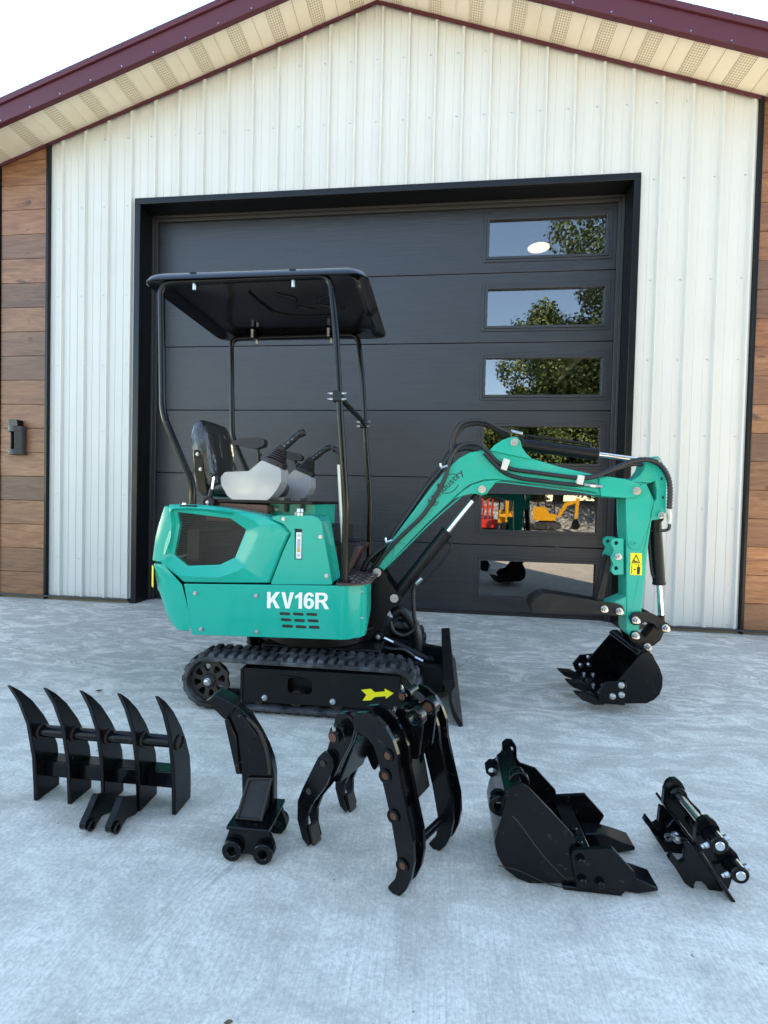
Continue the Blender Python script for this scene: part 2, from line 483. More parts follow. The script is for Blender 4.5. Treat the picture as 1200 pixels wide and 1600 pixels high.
def tag(o, label, cat, group=None):
    o['label'] = label; o['category'] = cat
    if group: o['group'] = group
    return o
def struct(o, kind='structure'):
    o['kind'] = kind; return o
def frame_map(o, u, v=None):
    """vertical plane through o with horizontal direction u; t runs along v"""
    ox, oy = o; ux, uy = u
    vx, vy = v if v else (-uy, ux)
    return lambda a, b, t: (ox + ux * a + vx * t, oy + uy * a + vy * t, b)
_bolt = {}
def bolt(parent, pos, r=0.011, d=(0, -1, 0), h=0.009, material='zinc', name='bolt', washer=True, stud=False):
    key = (r, tuple(d), h, material, washer, stud)
    if key not in _bolt:
        mb = MB(); D = Vector(d).normalized()
        z = 0.0
        if washer: mb.cyl((0, 0, 0), D * 0.003, r * 1.22, n=16); z = 0.0032
        mb.cyl(D * z, D * (z + h), r, n=6)
        if stud: mb.cyl(D * (z + h), D * (z + h * 1.8), r * 0.62, r * 0.55, n=10)
        else: mb.cyl(D * (z + h), D * (z + h + 0.002), r * 0.8, r * 0.6, n=12)
        _bolt[key] = to_mesh(name, mb, M[material])
    return link(name, _bolt[key], parent, pos)
def text_part(name, body, box, material, parent, y, thick=0.0015, bold=0.02, mapping=None, shear=0.0):
    """lettering as thin solid letters filling box = (x0, x1, z0, z1)"""
    cu = bpy.data.curves.new(name, 'FONT'); cu.body = body; cu.size = 1.0; cu.offset = bold; cu.resolution_u = 4; cu.shear = shear
    tmp = bpy.data.objects.new('tmp', cu); COL.objects.link(tmp)
    bpy.context.view_layer.update()
    me = bpy.data.meshes.new_from_object(tmp)
    bpy.data.objects.remove(tmp)
    xs = [v.co.x for v in me.vertices]; ys = [v.co.y for v in me.vertices]
    x0, x1, z0, z1 = box
    mp = mapping or (lambda a, b, t: (a, t, b))
    for v in me.vertices:
        a = x0 + (v.co.x - min(xs)) / (max(xs) - min(xs)) * (x1 - x0)
        b = z0 + (v.co.y - min(ys)) / (max(ys) - min(ys)) * (z1 - z0)
        v.co = Vector(mp(a, b, y))
    me.materials.clear(); me.materials.append(M[material])
    return link(name, me, parent)

# ================================================================== THE SETTING
g = MB(); g.add([(-260, -260, -0.16), (260, -260, -0.16), (260, 260, -0.16), (-260, 260, -0.16)], [(0, 1, 2, 3)])
struct(part('ground', g, 'grass', smooth=0))
# gravel yard behind the photographer, rising to a bank
g = MB(); nx, ny = 40, 34
def bank(x, y):
    t = max(0.0, min(1.0, (-13.0 - y) / 6.0))
    return -0.10 + 1.5 * t * t * (3 - 2 * t) + 0.05 * math.sin(x * 1.7 + y) + 0.04 * math.sin(y * 2.3 - x)
g.add([(-22 + 44 * i / nx, -1.1 - 19.3 * j / ny, bank(-22 + 44 * i / nx, -1.1 - 19.3 * j / ny) if j else -0.16) for j in range(ny + 1) for i in range(nx + 1)],
      [(j * (nx + 1) + i, j * (nx + 1) + i + 1, (j + 1) * (nx + 1) + i + 1, (j + 1) * (nx + 1) + i) for j in range(ny) for i in range(nx)])
struct(part('gravel_yard', g, 'gravel', smooth=60))
# concrete pad with a sawn joint in front of the door
g = MB()
g.box(-9, 8, -1.2, 4.512, -0.15, 0.0)
struct(part('concrete_pad', g, 'concrete'))
g = MB(); g.box(-9, 8, 4.528, 5.6, -0.15, 0.0)
struct(part('door_apron', g, 'concrete'))
g = MB(); g.box(-9, 8, 4.5125, 4.5275, -0.15, -0.010)
struct(part('joint_filler', g, 'inside'))

# ================================================================== BUILDING
WY = 4.72; RX = -0.71; SL = 0.3315; ZA = 6.044
def roofz(x): return ZA - SL * abs(x - RX)
bld = thing('garage_building', 'white ribbed steel garage with maroon gable trim and wood plank corners', 'garage', (RX, WY, 0))
XL, XR = -4.20, 2.80            # white siding
OX0, OX1, OZ = -3.205, 1.785, 4.235   # door opening
RIB = 0.2625; RIB0 = -0.387
def rib_profile(x):
    k = (x - RIB0) / RIB
    f = (k - math.floor(k + 0.5)) * RIB
    a = abs(f)
    if a < 0.009: return 0.026
    if a < 0.020: return 0.026 * (0.020 - a) / 0.011
    b = abs(a - 0.0875)
    if b < 0.006: return 0.0045 * (1 - b / 0.006) ** 0.6
    return 0.0
def siding_sheet(x0, x1):
    xs = {round(x0, 4), round(x1, 4)}
    k0 = math.floor((x0 - RIB0) / RIB) - 1
    for k in range(k0, k0 + int((x1 - x0) / RIB) + 4):
        c = RIB0 + k * RIB
        for d in (-0.0935, -0.0875, -0.0815, -0.020, -0.009, 0.009, 0.020, 0.0815, 0.0875, 0.0935):
            if x0 < c + d < x1: xs.add(round(c + d, 4))
    for e in (OX0, OX1, RX):
        if x0 < e < x1: xs.add(e)
    xs = sorted(xs)
    mb = MB()
    for a, b in zip(xs, xs[1:]):
        m_ = (a + b) / 2
        z0 = OZ if OX0 < m_ < OX1 else 0.045
        ya = WY - rib_profile(a); yb = WY - rib_profile(b)
        ta = roofz(a) - 0.004; tb = roofz(b) - 0.004
        mb.add([(a, ya, z0), (b, yb, z0), (b, yb, tb), (a, ya, ta), (a, WY + 0.03, z0), (b, WY + 0.03, z0), (b, WY + 0.03, tb), (a, WY + 0.03, ta)],
               [(0, 1, 2, 3), (4, 7, 6, 5), (0, 4, 5, 1), (3, 2, 6, 7)])
    return mb
edges = [XL]
k = -14
while True:
    c = RIB0 + (k + 0.18) * RIB
    if c > XL + 0.2: edges.append(c)
    k += 4
    if c > XR - 1.2: break
edges.append(XR)
for a, b in zip(edges, edges[1:]):
    part('siding_panel', siding_sheet(a, b), 'siding', bld, smooth=25)
# screws, too small to pick apart
sc = MB()
for k in range(-14, 13):
    x = RIB0 + k * RIB - 0.052
    for z in (0.075, 0.455, 1.15, 1.825, 2.53, 3.27, 4.20, 4.9, 5.5):
        if XL + 0.05 < x < XR - 0.05 and z < roofz(x) - 0.12 and not (OX0 - 0.04 < x < OX1 + 0.04 and z < OZ + 0.05):
            sc.cyl((x, WY - 0.001, z), (x, WY - 0.007, z), 0.0065, 0.005, n=6)
o = part('siding_screws', sc, 'zinc', bld); o['kind'] = 'stuff'
# inside walls of the building: dark shell
sh = MB()
for x0, x1 in ((-4.83, OX0 - 0.02), (OX1 + 0.02, 3.42)):
    sh.prism([(x0, 0.0), (x1, 0.0), (x1, roofz(x1) - 0.02), (x0, roofz(x0) - 0.02)], WY + 0.04, WY + 0.28)
sh.prism([(OX0 - 0.02, OZ + 0.06), (OX1 + 0.02, OZ + 0.06), (OX1 + 0.02, roofz(OX1) - 0.02), (RX, roofz(RX) - 0.02), (OX0 - 0.02, roofz(OX0) - 0.02)], WY + 0.04, WY + 0.28)
for x in (-4.83, 3.34): sh.box(x, x + 0.08, WY + 0.281, 14.5, 0, roofz(x) - 0.05)
sh.prism([(-4.83, 0.0), (3.42, 0.0), (3.42, roofz(3.42) + 0.14), (RX, ZA + 0.14), (-4.83, roofz(-4.83) + 0.14)], 14.5, 14.6)
part('wall_shell', sh, 'inside', bld)
fl = MB(); fl.box(-4.7, 3.3, 5.61, 14.4, -0.1, 0.001)
part('inside_floor', fl, 'inside', bld)
# maroon channel under the soffit
ch = MB()
for s in (-1, 1):
    xe = RX + s * 4.25
    ch.prism([(RX, ZA + 0.0), (xe, roofz(xe)), (xe, roofz(xe) - 0.035), (RX, ZA - 0.037)], WY - 0.035, WY - 0.024)
part('soffit_channel', ch, 'maroon', bld, bevel=0.003)
# soffit strips, each a plank of its own; every third one is vented
SY0, SY1 = 4.352, 4.715
def soffit_strip(w, vent):
    mb = MB()
    mb.box(0.003, w - 0.003, SY0 - WY, SY1 - WY, 0.004, 0.012)
    mb.box(0.0, 0.0105, SY0 - WY, SY1 - WY, -0.001, 0.0035)
    return to_mesh('soffit_panel', mb, M['soffitv' if vent else 'soffit'], 0)
SW = 0.1335
sm = {v: soffit_strip(SW, v) for v in (False, True)}
cs = math.sqrt(1 + SL * SL)
for s in (-1, 1):
    n = int(4.45 * cs / SW)
    for i in range(n):
        vent = (i % 3 == 1)
        d0 = i * SW
        x = RX + s * d0 / cs
        o = bpy.data.objects.new('soffit_panel', sm[vent]); COL.objects.link(o)
        o.parent = bld
        ang = math.atan(SL)
        wx = x if s > 0 else RX - (d0 + SW) / cs
        o.location = Vector((wx, WY, roofz(wx) + 0.002)) - WT[bld]
        o.rotation_euler = (0, ang if s > 0 else -ang, 0)
# fascia, drip trim and roof
for s in (-1, 1):
    xe = RX + s * 4.75
    for nm, a, b, y0, y1, mt in (('fascia', -0.03, 0.14, 4.30, 4.35, 'maroon'), ('rake_trim', 0.142, 0.20, 4.282, 4.36, 'maroon')):
        mb = MB(); mb.prism([(RX, ZA + a), (xe, roofz(xe) + a), (xe, roofz(xe) + b), (RX, ZA + b)], y0, y1)
        part(nm, mb, mt, bld, bevel=0.004)
    mb = MB(); mb.prism([(RX, ZA + 0.15), (xe, roofz(xe) + 0.15), (xe, roofz(xe) + 0.222), (RX, ZA + 0.222)], 4.361, 14.8)
    for j in range(13):
        y = 4.6 + j * 0.8
        mb.prism([(RX, ZA + 0.2225), (xe, roofz(xe) + 0.2225), (xe, roofz(xe) + 0.242), (RX, ZA + 0.242)], y, y + 0.03)
    part('roof', mb, 'tin', bld)
    sc = MB()
    for j in range(14):
        d = 0.15 + j * 0.32; x = RX + s * d
        sc.cyl((x, 4.300, roofz(x) - 0.012), (x, 4.292, roofz(x) - 0.012), 0.007, n=6)
        sc.cyl((x, 4.282, roofz(x) + 0.185), (x, 4.274, roofz(x) + 0.185), 0.007, n=6)
    o = part('fascia_screws', sc, 'zinc', bld); o['kind'] = 'stuff'
# plank corners
for s, x0, x1 in ((-1, -4.772, -4.236), (1, 2.836, 3.372)):
    z = 0.030
    rf = lambda x: roofz(x) - 0.01
    xi = lambda zz: RX + s * (ZA - 0.01 - zz) / SL          # where the roof line reaches height zz
    hi_x, lo_x = (x1, x0) if s < 0 else (x0, x1)
    while z < rf(hi_x) - 0.02:
        zt = z + 0.257
        pl_ = [(hi_x, z)]
        if rf(lo_x) > z: pl_.append((lo_x, z))
        else: pl_.append((xi(z), z))
        if rf(lo_x) > zt: pl_.append((lo_x, zt))
        elif rf(lo_x) > z: pl_.append((lo_x, rf(lo_x)))
        if rf(lo_x) <= zt < rf(hi_x): pl_.append((xi(zt), zt))
        pl_.append((hi_x, min(zt, rf(hi_x))))
        mb = MB(); mb.prism(pl_, WY - 0.022, WY + 0.01)
        part('plank', mb, 'wood', bld, bevel=0.004)
        z += 0.2605
    for a, b in ((x0 - 0.034, x0 - 0.004), (x1 + 0.004, x1 + 0.034)):
        mb = MB(); mb.prism([(a, 0.0), (b, 0.0), (b, roofz(b) - 0.01), (a, roofz(a) - 0.01)], WY - 0.04, WY + 0.02)
        part('corner_trim', mb, 'blacktrim', bld, bevel=0.004)
# base trim and sill board
for a, b in ((-4.83, OX0 - 0.05), (OX1 + 0.05, 3.43)):
    mb = MB(); mb.box(a, b, WY - 0.05, WY + 0.02, 0.028, 0.045); part('base_trim', mb, 'bronzetrim', bld, bevel=0.003)
    mb = MB(); mb.box(a, b, WY - 0.012, WY + 0.06, 0.0, 0.0275); part('sill_board', mb, 'dirtwood', bld)
# opening trim and reveal
DYF = 4.95
mb = MB()
mb.box(OX0 - 0.015, OX0 + 0.05, WY - 0.038, WY - 0.008, 0.0, OZ - 0.0505)
mb.box(OX1 - 0.05, OX1 + 0.015, WY - 0.038, WY - 0.008, 0.0, OZ - 0.0505)
mb.box(OX0 - 0.015, OX1 + 0.015, WY - 0.038, WY - 0.008, OZ - 0.05, OZ + 0.015)
part('opening_trim', mb, 'blacktrim', bld, bevel=0.005)
IX0, IX1, IZ = OX0 + 0.045, OX1 - 0.045, OZ - 0.045
mb = MB()
mb.box(IX0 - 0.03, IX0, WY - 0.007, DYF + 0.05, 0.0, IZ); mb.box(IX1, IX1 + 0.03, WY - 0.007, DYF + 0.05, 0.0, IZ)
mb.box(IX0 - 0.03, IX1 + 0.03, WY - 0.007, DYF + 0.05, IZ + 0.001, IZ + 0.03)
part('reveal', mb, 'blacktrim', bld, bevel=0.003)
mb = MB()
for y0, w in ((DYF - 0.055, 0.025), (DYF - 0.03, 0.055)):
    mb.box(IX0 + 0.0005, IX0 + w, y0, y0 + 0.024, 0.0, IZ - w - 0.001); mb.box(IX1 - w, IX1 - 0.0005, y0, y0 + 0.024, 0.0, IZ - w - 0.001)
    mb.box(IX0 + 0.0005, IX1 - 0.0005, y0, y0 + 0.024, IZ - w, IZ - 0.0005)
part('door_stop', mb, 'bronzetrim', bld, bevel=0.003)
# sectional door
SEAM = [0.035, 0.727, 1.411, 2.101, 2.790, 3.492, 4.18]
GX0, GX1 = 0.455, 1.590
mb = MB(); mb.box(IX0 + 0.01, IX1 - 0.01, DYF + 0.005, DYF + 0.04, 0.003, 0.034)
door = part('garage_door', mb, 'hose', bld, label='charcoal sectional overhead door with a column of six windows')
for i in range(6):
    z0, z1 = SEAM[i] + 0.0025, SEAM[i + 1] - 0.0025
    zc = (z0 + z1) / 2; h = 0.185
    mb = MB()
    mb.prism([(IX0 + 0.004, z0), (IX1 - 0.004, z0), (IX1 - 0.004, z1), (IX0 + 0.004, z1)], DYF, DYF + 0.045, holes=[[(GX0 - 0.03, zc - h - 0.03), (GX1 + 0.03, zc - h - 0.03), (GX1 + 0.03, zc + h + 0.03), (GX0 - 0.03, zc + h + 0.03)]])
    part('door_section', mb, 'door', door, bevel=0.004)
    mb = MB()
    for e0, e1, y0 in ((0.055, 0.028, -0.008), (0.0275, 0.0, -0.014)):
        rect = lambda e: [(GX0 - e, zc - h - e), (GX1 + e, zc - h - e), (GX1 + e, zc + h + e), (GX0 - e, zc + h + e)]
        mb.prism(rect(e0), DYF + y0, DYF + (-0.0005 if e0 > 0.05 else 0.04), holes=[rect(e1)])
    part('window_frame', mb, 'door', door, bevel=0.003)
    mb = MB(); mb.box(GX0 - 0.02, GX1 + 0.02, DYF + 0.016, DYF + 0.0215, zc - h - 0.02, zc + h + 0.02)
    p_ = part('window_pane', mb, 'glass', door, smooth=0)
# lamp hanging inside, seen through the top pane
lp = (1.335, 7.0, 4.80)
lamp = thing('ceiling_lamp', 'round lit lamp shining behind the topmost door window', 'lamp', lp)
mb = MB(); mb.cyl((lp[0], lp[1], lp[2]), (lp[0], lp[1], lp[2] + 0.006), 0.15, n=32); part('lamp_lens', mb, 'lamp', lamp)
mb = MB(); mb.ring((lp[0], lp[1], lp[2] - 0.004), (lp[0], lp[1], lp[2] + 0.02), 0.175, 0.152, n=32)
mb.cyl((lp[0], lp[1], lp[2] + 0.0205), (lp[0], lp[1], lp[2] + 0.10), 0.17, 0.09, n=32)
mb.cyl((lp[0], lp[1], lp[2] + 0.10), (lp[0], lp[1], roofz(lp[0]) + 0.16), 0.01, n=8); part('lamp_housing', mb, 'zinc', lamp)
# wall light on the left plank corner
sx, sz = -4.535, 1.69
sconce = thing('wall_light', 'small bronze cylinder wall light on the left plank corner', 'wall light', (sx, WY - 0.022, sz))
def arc_plan(r, d, a0=180, a1=360, n=15): return [(sx + r * math.cos(R(a)), WY - 0.0225 - d + r * math.sin(R(a))) for a in [a0 + (a1 - a0) * i / (n - 1) for i in range(n)]]
outer = [(sx + 0.082, WY - 0.0225)] + [(sx - 0.082, WY - 0.0225)] + arc_plan(0.082, 0.03)
mb = MB(); mb.prism(outer, sz + 0.115, sz + 0.175, 'Z'); mb.prism(outer, sz - 0.13, sz - 0.075, 'Z')
half = [(sx + 0.082, WY - 0.0225), (sx + 0.0, WY - 0.0225), (sx + 0.0, WY - 0.0225 - 0.03)] + [(sx + 0.02, WY - 0.0225 - 0.09)] + arc_plan(0.082, 0.03, 295, 360, 8)
mb.prism(half, sz - 0.0745, sz + 0.1145, 'Z')
mb.prism([(sx - 0.082, WY - 0.0225), (sx - 0.07, WY - 0.0225), (sx - 0.07, WY - 0.06), (sx - 0.082, WY - 0.06)], sz - 0.0745, sz + 0.1145, 'Z')
part('housing', mb, 'sconce', sconce, bevel=0.002)
mb = MB(); mb.prism([(sx - 0.0695, WY - 0.023), (sx - 0.0005, WY - 0.023), (sx - 0.0005, WY - 0.055)], sz - 0.074, sz + 0.114, 'Z'); part('reflector', mb, 'zinc' if False else 'bronzetrim', sconce)
mb = MB(); mb.prism(fillet([(sx - 0.055, sz + 0.1755), (sx + 0.045, sz + 0.1755), (sx + 0.035, sz + 0.245), (sx - 0.06, sz + 0.25)], 0.012), WY - 0.10, WY - 0.0225); part('sensor_head', mb, 'black', sconce, bevel=0.003)

# ================================================================== MINI EXCAVATOR
YN, YF, YC = 2.45, 3.45, 2.95          # near side, far side, middle
ex = thing('mini_excavator', 'teal green mini excavator with black canopy parked before the garage door', 'excavator', (-0.72, YC, 0))
def mir(y): return 2 * YC - y

# ---- rear hood side with the mesh window
def polar_loops(loops, c, n=72):
    angs = [2 * PI * i / n for i in range(n)]
    for lp in loops:
        for a, b in lp: angs.append(math.atan2(b - c[1], a - c[0]) % (2 * PI))
    angs = sorted(angs)
    keep = [angs[0]]
    for a in angs[1:]:
        if a - keep[-1] > 0.006: keep.append(a)
    out = []
    for lp in loops:
        res = []
        for t in keep:
            d = Vector((math.cos(t), math.sin(t))); best = None
            for i in range(len(lp)):
                p = Vector(lp[i]) - Vector(c); q = Vector(lp[(i + 1) % len(lp)]) - Vector(c)
                e = q - p; den = d.x * e.y - d.y * e.x
                if abs(den) < 1e-12: continue
                s = (p.x * e.y - p.y * e.x) / den; u = (p.x * d.y - p.y * d.x) / den
                if s > 0 and -1e-6 <= u <= 1 + 1e-6 and (best is None or s > best): best = s
            best = best or 0.01
            res.append((c[0] + d.x * best, c[1] + d.y * best))
        out.append(res)
    return out
hood = [(-1.473,1.105),(-1.387,1.109),(-1.284,1.107),(-1.193,1.099),(-1.069,1.082),(-0.950,1.063),(-0.893,1.047),(-0.821,1.011),(-0.777,0.968),(-0.817,0.874),(-0.886,0.691),(-1.142,0.681),(-1.377,0.675),(-1.519,0.779),(-1.505,0.840),(-1.496,0.904),(-1.471,0.964),(-1.472,1.042)]
crease = [(-1.458,1.081),(-1.332,1.088),(-1.221,1.083),(-1.072,1.070),(-0.975,1.031),(-0.899,0.971),(-0.936,0.880),(-0.999,0.792),(-1.071,0.751),(-1.168,0.715),(-1.397,0.716),(-1.469,0.781),(-1.480,0.830),(-1.448,0.916),(-1.441,0.986)]
bezel = [(-1.450,1.078),(-1.258,1.072),(-1.108,1.052),(-1.017,0.985),(-1.079,0.813),(-1.169,0.764),(-1.371,0.749),(-1.462,0.820),(-1.430,0.994)]
win = [(-1.429,1.064),(-1.119,1.037),(-1.029,0.978),(-1.090,0.824),(-1.176,0.781),(-1.364,0.767),(-1.443,0.826),(-1.412,0.994)]
wc = (sum(a for a, b in win) / len(win), sum(b for a, b in win) / len(win))
hood_r = fillet(hood, 0.015)
def sc2(lp, s): return [(wc[0] + (a - wc[0]) * s, wc[1] + (b - wc[1]) * s) for a, b in lp]
lo = polar_loops([hood_r, hood_r, hood_r, fillet(crease, 0.03), fillet(bezel, 0.02), fillet(win, 0.008), fillet(win, 0.008)], wc)
lo[1] = sc2(lo[1], 0.992); lo[2] = sc2(lo[2], 0.965)
def hood_side(far=False):
    ys = [2.50, 2.468, 2.455, 2.444, 2.470, 2.476, 2.50]
    mb = MB(); mb.loft([[(a, mir(y) if far else y, b) for a, b in l] for l, y in zip([lo[0]] + lo[1:], ys)])
    return mb
# start the outer rim behind the surface
hp = part('hood_side', hood_side(), 'green', ex, smooth=28)
part('hood_side', hood_side(True), 'green', ex, smooth=28)
# perforated mesh, hexagonal holes as real openings
def hexmesh(y):
    mb = MB(); pitch = 0.0142; r_o = pitch / math.sqrt(3); r_i = r_o * 0.80
    xs = [a for a, b in win]; zs = [b for a, b in win]
    row = 0; z = min(zs) - 0.01
    big = [(wc[0] + (a - wc[0]) * 1.03, wc[1] + (b - wc[1]) * 1.03) for a, b in win]
    def inside(px, pz):
        c = False
        for i in range(len(big)):
            x0, z0 = big[i]; x1, z1 = big[i - 1]
            if (z0 > pz) != (z1 > pz) and px < (x1 - x0) * (pz - z0) / (z1 - z0) + x0: c = not c
        return c
    while z < max(zs) + 0.01:
        x = min(xs) - 0.01 + (pitch / 2 if row % 2 else 0)
        while x < max(xs) + 0.01:
            if inside(x, z):
                vs = []
                for r in (r_o, r_i):
                    for k in range(6):
                        t = PI / 6 + k * PI / 3
                        vs.append((x + r * math.cos(t), y, z + r * math.sin(t)))
                mb.add(vs, [(k, (k + 1) % 6, 6 + (k + 1) % 6, 6 + k) for k in range(6)])
            x += pitch
        z += pitch * math.sqrt(3) / 2; row += 1
    return mb
o = part('mesh_grille', hexmesh(2.482), 'grille', hp, smooth=0)
mb = MB(); ex0 = wc[0]; ez0 = wc[1]
mb.box(ex0 - 0.14, ex0 - 0.07, 2.53, 2.6, ez0 - 0.12, ez0 + 0.06)
mb.cyl((ex0 - 0.10, 2.56, ez0 + 0.05), (ex0 + 0.10, 2.60, ez0 + 0.07), 0.012)
mb.cyl((ex0 - 0.02, 2.55, ez0 - 0.03), (ex0 + 0.14, 2.57, ez0 - 0.03), 0.008); part('engine_block', mb, 'zinc' if False else 'iron', ex)
# ---- top of hood and dark core
top = [(-1.473,1.105),(-1.387,1.109),(-1.284,1.107),(-1.193,1.099),(-1.069,1.082),(-0.950,1.063),(-0.893,1.047),(-0.821,1.011),(-0.777,0.968)]
mb = MB()
lowr = [(a, b - 0.012) for a, b in top]
mb.prism(top + lowr[::-1], 2.469, 3.431)
part('hood_top', mb, 'green', ex, bevel=0.004)
mb = MB(); mb.box(-1.44, -0.60, 2.62, 3.38, 0.47, 0.98); mb.box(-1.40, -1.0, 2.62, 3.38, 0.98, 1.06); part('engine_bay', mb, 'inside', ex)

# ---- front side tank with level gauge
tank = [(-0.886,1.044),(-0.851,1.060),(-0.658,1.064),(-0.630,1.056),(-0.610,1.034),(-0.589,0.933),(-0.543,0.702),(-0.881,0.689),(-0.812,0.874),(-0.770,0.968),(-0.814,1.015)]
mb = MB(); mb.prism(fillet(tank, 0.008), 2.457, 2.68, holes=[[(-0.754,0.993),(-0.712,0.992),(-0.709,0.828),(-0.751,0.829)]])
tk = part('side_tank', mb, 'green', ex, bevel=0.006)
for q in [(-0.815,1.042),(-0.612,0.953),(-0.575,0.747)]: bolt(ex, (q[0], 2.457, q[1]), 0.0095, h=0.007)
gx = [(-0.754,0.993),(-0.709,0.828)]
mb = MB(); mb.box(gx[0][0] + 0.0005, gx[1][0] - 0.0005, 2.475, 2.49, gx[1][1] + 0.0005, gx[0][1] - 0.0005); part('gauge_recess', mb, 'ink', tk)
mb = MB(); mb.box(gx[0][0] + 0.007, gx[1][0] - 0.006, 2.462, 2.474, gx[1][1] + 0.004, gx[0][1] - 0.02); ga = part('level_gauge', mb, 'white', tk, bevel=0.002)
gm = (gx[0][0] + gx[1][0]) / 2
mb = MB(); mb.box(gm - 0.006, gm + 0.007, 2.459, 2.4615, gx[1][1] + 0.04, gx[1][1] + 0.058); part('oil_level', mb, 'amber', tk)
mb = MB(); mb.box(gm - 0.006, gm + 0.007, 2.459, 2.4615, gx[1][1] + 0.0585, gx[0][1] - 0.055); part('sight_glass', mb, 'console', tk)
for zz in (gx[1][1] + 0.022, gx[0][1] - 0.036): bolt(tk, (gm, 2.4615, zz), 0.008, h=0.003, washer=False)
# filler cap
q = [(-0.743,1.078)][0]
mb = MB(); mb.cyl((q[0], 2.52, q[1] - 0.02), (q[0], 2.52, q[1] + 0.0), 0.018, n=16); mb.cyl((q[0], 2.52, q[1] + 0.0005), (q[0], 2.52, q[1] + 0.022), 0.023, 0.019, n=12); part('filler_cap', mb, 'zinc', tk, bevel=0.002)
# ---- lower skirt with the model lettering
SK = [(-1.374,0.663),(-0.538,0.689),(-0.487,0.411),(-1.322,0.392)]
def zt_(x): return SK[0][1] + 0.008 + (SK[1][1] - SK[0][1]) * (x - SK[0][0]) / (SK[1][0] - SK[0][0])
def zb_(x): return SK[3][1] + (SK[2][1] - SK[3][1]) * (x - SK[3][0]) / (SK[2][0] - SK[3][0])
xf = -0.372
def skirt(far=False):
    plan = [(-1.345, 2.452), (-0.50, 2.452)] + [(-0.50 + 0.128 * math.sin(R(a)), 2.58 - 0.128 * math.cos(R(a))) for a in range(9, 91, 9)] + [(xf, 2.74)]
    mb = MB(); rows = []
    n = len(plan)
    for zf in (0, 1):
        for th in (0, 0.012):
            row = []
            for i, (x, y) in enumerate(plan):
                d = 0.0
                if i == 0: d = 0
                nx, ny = (0, 1) if i < 2 else ((-math.sin(R((i - 1) * 9)), math.cos(R((i - 1) * 9))) if i < n - 1 else (-1, 0))
                xx = x
                if i == 0: xx = (SK[0][0] + 0.003 if zf else SK[3][0] + 0.004)
                z = zt_(xx) if zf else zb_(xx)
                if not zf and i == n - 1: z += 0.10
                yy = y + ny * th
                row.append((xx + nx * th, mir(yy) if far else yy, z))
            rows.append(row)
    o0, i0, o1, i1 = rows
    mb.loft([o0, o1, i1, i0, o0], closed=False)
    for e in (0, -1): mb.add([o0[e], o1[e], i1[e], i0[e]], [(0, 1, 2, 3)])
    return mb
sk = part('skirt_panel', skirt(), 'green', ex, bevel=0.003)
part('skirt_panel', skirt(True), 'green', ex, bevel=0.003)
for q in [(-1.304,0.623),(-0.958,0.624),(-1.267,0.427),(-0.951,0.430)]: bolt(ex, (q[0], 2.451, q[1]), 0.0095, h=0.007)
for q in [(2.357,0.689),(2.376,0.551)]: bolt(ex, (-0.3715, q[0], q[1]), 0.007, d=(1, 0, 0), h=0.005)
tb = [(-0.896,0.561),(-0.558,0.660),(-0.898,0.648),(-0.556,0.575)]
def arc_(cx, cy, rx, ry, a0, a1, n=14): return [(cx + rx * math.cos(R(a0 + (a1 - a0) * i / (n - 1))), cy + ry * math.sin(R(a0 + (a1 - a0) * i / (n - 1)))) for i in range(n)]
GL = {  # heavy grotesque capitals, cap height 1
 'K': (0.74, [(0, 0), (0.2, 0), (0.2, 0.30), (0.31, 0.42), (0.50, 0), (0.74, 0), (0.44, 0.56), (0.73, 1), (0.48, 1), (0.2, 0.60), (0.2, 1), (0, 1)], []),
 'V': (0.72, [(0.25, 0), (0.47, 0), (0.72, 1), (0.50, 1), (0.36, 0.28), (0.22, 1), (0, 1)], []),
 '1': (0.42, [(0.20, 0), (0.40, 0), (0.40, 1), (0.24, 1), (0.17, 0.88), (0, 0.78), (0, 0.60), (0.20, 0.70)], []),
 '6': (0.58, arc_(0.29, 0.33, 0.29, 0.34, -180, 60) + [(0.36, 0.66), (0.28, 0.65), (0.20, 0.60), (0.21, 0.72), (0.25, 0.82), (0.31, 0.85), (0.37, 0.80), (0.385, 0.74), (0.575, 0.76), (0.53, 0.90), (0.44, 0.98), (0.31, 1.01), (0.15, 0.96), (0.04, 0.80), (0.0, 0.55)], [arc_(0.295, 0.33, 0.10, 0.17, 0, 340, 16)]),
 'R': (0.76, [(0, 0), (0.2, 0), (0.2, 0.41), (0.29, 0.41), (0.38, 0.34), (0.54, 0), (0.78, 0), (0.62, 0.32), (0.53, 0.43)] + arc_(0.46, 0.71, 0.24, 0.29, -62, 90) + [(0, 1)], [[(0.2, 0.57), (0.42, 0.57), (0.49, 0.62), (0.505, 0.70), (0.49, 0.79), (0.42, 0.84), (0.2, 0.84)]])}
gw = sum(GL[c][0] for c in 'KV16R') + 0.07 * 4
sxx = (tb[1][0] - tb[0][0]) / gw; hh = tb[2][1] - tb[0][1]; cx0 = 0.0; til = (SK[1][1] - SK[0][1]) / (SK[1][0] - SK[0][0])
for c in 'KV16R':
    mp_ = lambda a, b, t, c0=cx0: (tb[0][0] + (c0 + a) * sxx, t, tb[0][1] + b * hh + til * (c0 + a) * sxx)
    part('model_letter', MB().prism(GL[c][1], 2.4502, 2.4512, mp_, GL[c][2]), 'white', sk, smooth=0)
    cx0 += GL[c][0] + 0.07
for r_, row in enumerate(([(-0.797,0.535),(-0.723,0.537),(-0.649,0.539)], [(-0.789,0.503),(-0.715,0.503),(-0.641,0.505)], [(-0.781,0.469),(-0.707,0.469),(-0.634,0.471)])):
    for a, b in row:
        mb = MB(); mb.prism(fillet([(a - 0.029, b - 0.0075), (a + 0.029, b - 0.0075), (a + 0.029, b + 0.0075), (a - 0.029, b + 0.0075)], 0.007), 2.4505, 2.4535); part('vent_slot', mb, 'ink', sk)
